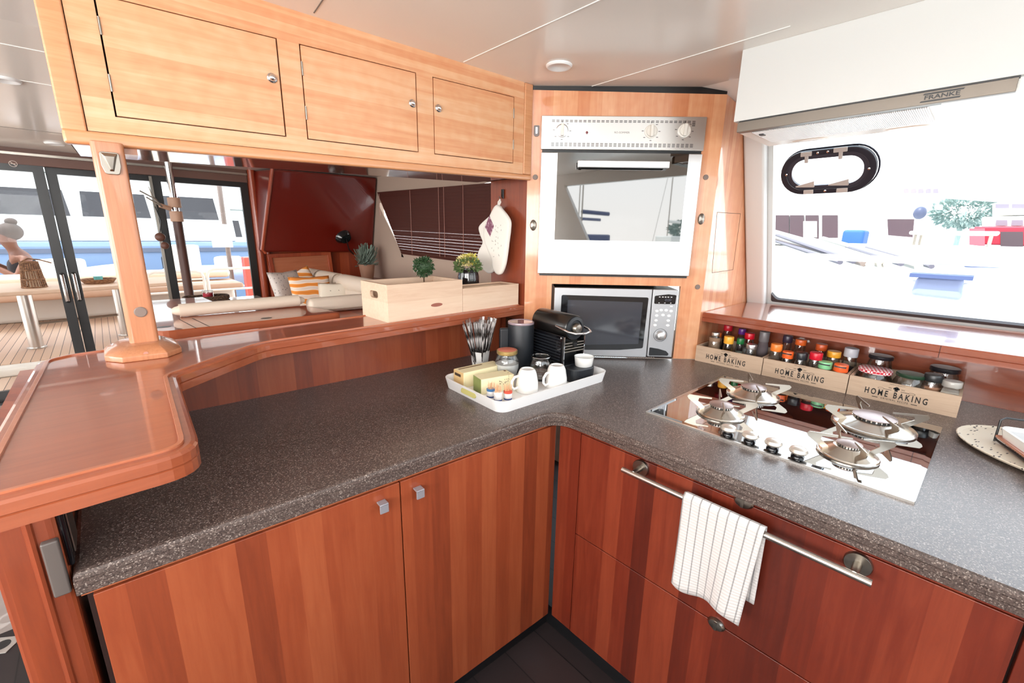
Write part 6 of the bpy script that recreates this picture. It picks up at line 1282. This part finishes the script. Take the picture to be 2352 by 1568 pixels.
# open boat with twin outboards
tn = empty('open_boat', (9.0, 1.0, -0.95), label='white open boat with a canopy and two outboards in the middle of the window', cat='boat')
a_ = at(2175, 600, 0, 9.0)
HB = Matrix.Translation((9.4, a_.y + 0.4, 0)) ; hp = hull_poly(3.6, 1.6)
stack(MB(HB @ Matrix.Rotation(PI * 0.5, 4, 'Z')), hp, [(-0.95, 0.3), (a_.z - 0.05, 0.0), (a_.z + 0.15, 0.03)]) 
b = MB(HB @ Matrix.Rotation(PI * 0.5, 4, 'Z')); stack(b, hp, [(-0.9, 0.3), (a_.z + 0.05, 0.0), (a_.z + 0.22, 0.03)]); b.build('hull', M['gel'], tn)
for xx in (2172, 2202):
    q_ = at(xx, 598, 0, 8.8); MB().box(q_.x - 0.12, q_.x + 0.12, q_.y - 0.07, q_.y + 0.07, q_.z - 0.18, q_.z + 0.16).build('outboard', cm('outboard_grey', 96, 92, 104, 0.4), tn, bevel=0.04, seg=3)
q_ = at(2190, 540, 0, 9.2); MB().box(q_.x - 0.5, q_.x + 0.5, q_.y - 0.45, q_.y + 0.45, q_.z, q_.z + 0.05).build('canopy', M['gel'], tn, bevel=0.02)
for dx in (-0.4, 0.4):
    for dy in (-0.38, 0.38): MB().tube([(q_.x + dx, q_.y + dy, a_.z), (q_.x + dx, q_.y + dy, q_.z)], 0.02, 6).build('canopy_leg', M['nickel'], tn)
q_ = at(2113, 489, 0, 9.8); MB().ell(q_, 0.085, 0.085, 0.10).build('radar_cover', cm('navy_ball', 60, 66, 90, 0.5), tn, smooth=True); MB().tube([(9.8, q_.y, 0.4), (9.8, q_.y, q_.z)], 0.02, 6).build('radar_mast', M['gel'], tn)
# tree far behind the ship, leaf colour paled to stand for haze
q_ = at(2215, 485, 0, 60); b = MB(); leaves(b, (q_.x, q_.y, q_.z), 2.2, 1500, 0.45, 21, 0.6); b.tube([(q_.x, q_.y, -0.9), (q_.x, q_.y, q_.z)], 0.2, 6); o = b.build('tree', cm('tree_hazed', 150, 166, 160, 0.9), fix=False); tag(centered(o), 'tree far behind the open boat, leaves paled for haze', 'tree')

# ================================================================ MARINA AHEAD (seen in the oven door)
random.seed(31)
for i in range(16):
    x = -26 + i * 3.7; y = -20 - (i % 3) * 9; e = empty('sailboat', (x, y, -0.95), PI / 2 + random.uniform(-0.2, 0.2), 'white sailing boat with bare mast, mirrored in the oven door glass', 'boat', 'sailing boats ahead'); T = F(e) @ Matrix.Diagonal((1, 1, 1.6, 1))
    b = MB(T); stack(b, hull_poly(8.5, 2.7), [(0.0, 0.35), (0.9, 0.03), (1.1, 0.0)]); b.build('hull', M['gel'], e)
    MB(T).box(-2.0, 1.4, -0.8, 0.8, 1.1, 1.55).build('coachroof', cm('roof_navy', 60, 70, 110, 0.6) if i % 3 == 0 else M['gel'], e, bevel=0.1)
    MB(T).tube([(0.4, 0, 1.5), (0.4, 0, 9 + random.uniform(-2, 2))], 0.05, 6).build('mast', M['nickel'], e); MB(T).tube([(0.4, 0, 2.4), (-3.0, 0, 2.4)], 0.09, 6).build('boom', cm('roof_navy', 60, 70, 110, 0.6) if i % 2 else M['gel'], e)
    MB(T).tube([(4.0, 0, 1.2), (0.4, 0, 6.8)], 0.02, 4).build('forestay', M['nickel'], e)
for i in range(8):  # shore trees share the leaf colour paled for haze
    x = -22 + i * 7.0; b = MB(); leaves(b, (0, 0, 0), 2.6, 900, 0.5, 40 + i, 0.4); b.tube([(0, 0, -3.28), (0, 0, 0)], 0.2, 6); o = b.build('tree', cm('tree_hazed', 150, 166, 160, 0.9), fix=False); o.location = (x, -50, 2.4); tag(o, 'low tree on the far shore, mirrored in the oven door glass', 'tree', 'trees on the far shore')

struct(MB().box(-60, 60, -70, -44, -1.2, -0.88).build('floor_10', cm('quay_stone', 206, 200, 194, 0.8)))
# own unseen foredeck and side deck, added to bounce light up through the forward and port windows
struct(MB().box(-3.2, 2.66, -7.0, -0.86, 0.7, 0.95).build('floor_8', M['gel'])); struct(MB().box(-3.4, -2.26, -0.86, 4.3, 0.6, 0.85).build('floor_9', M['gel']))
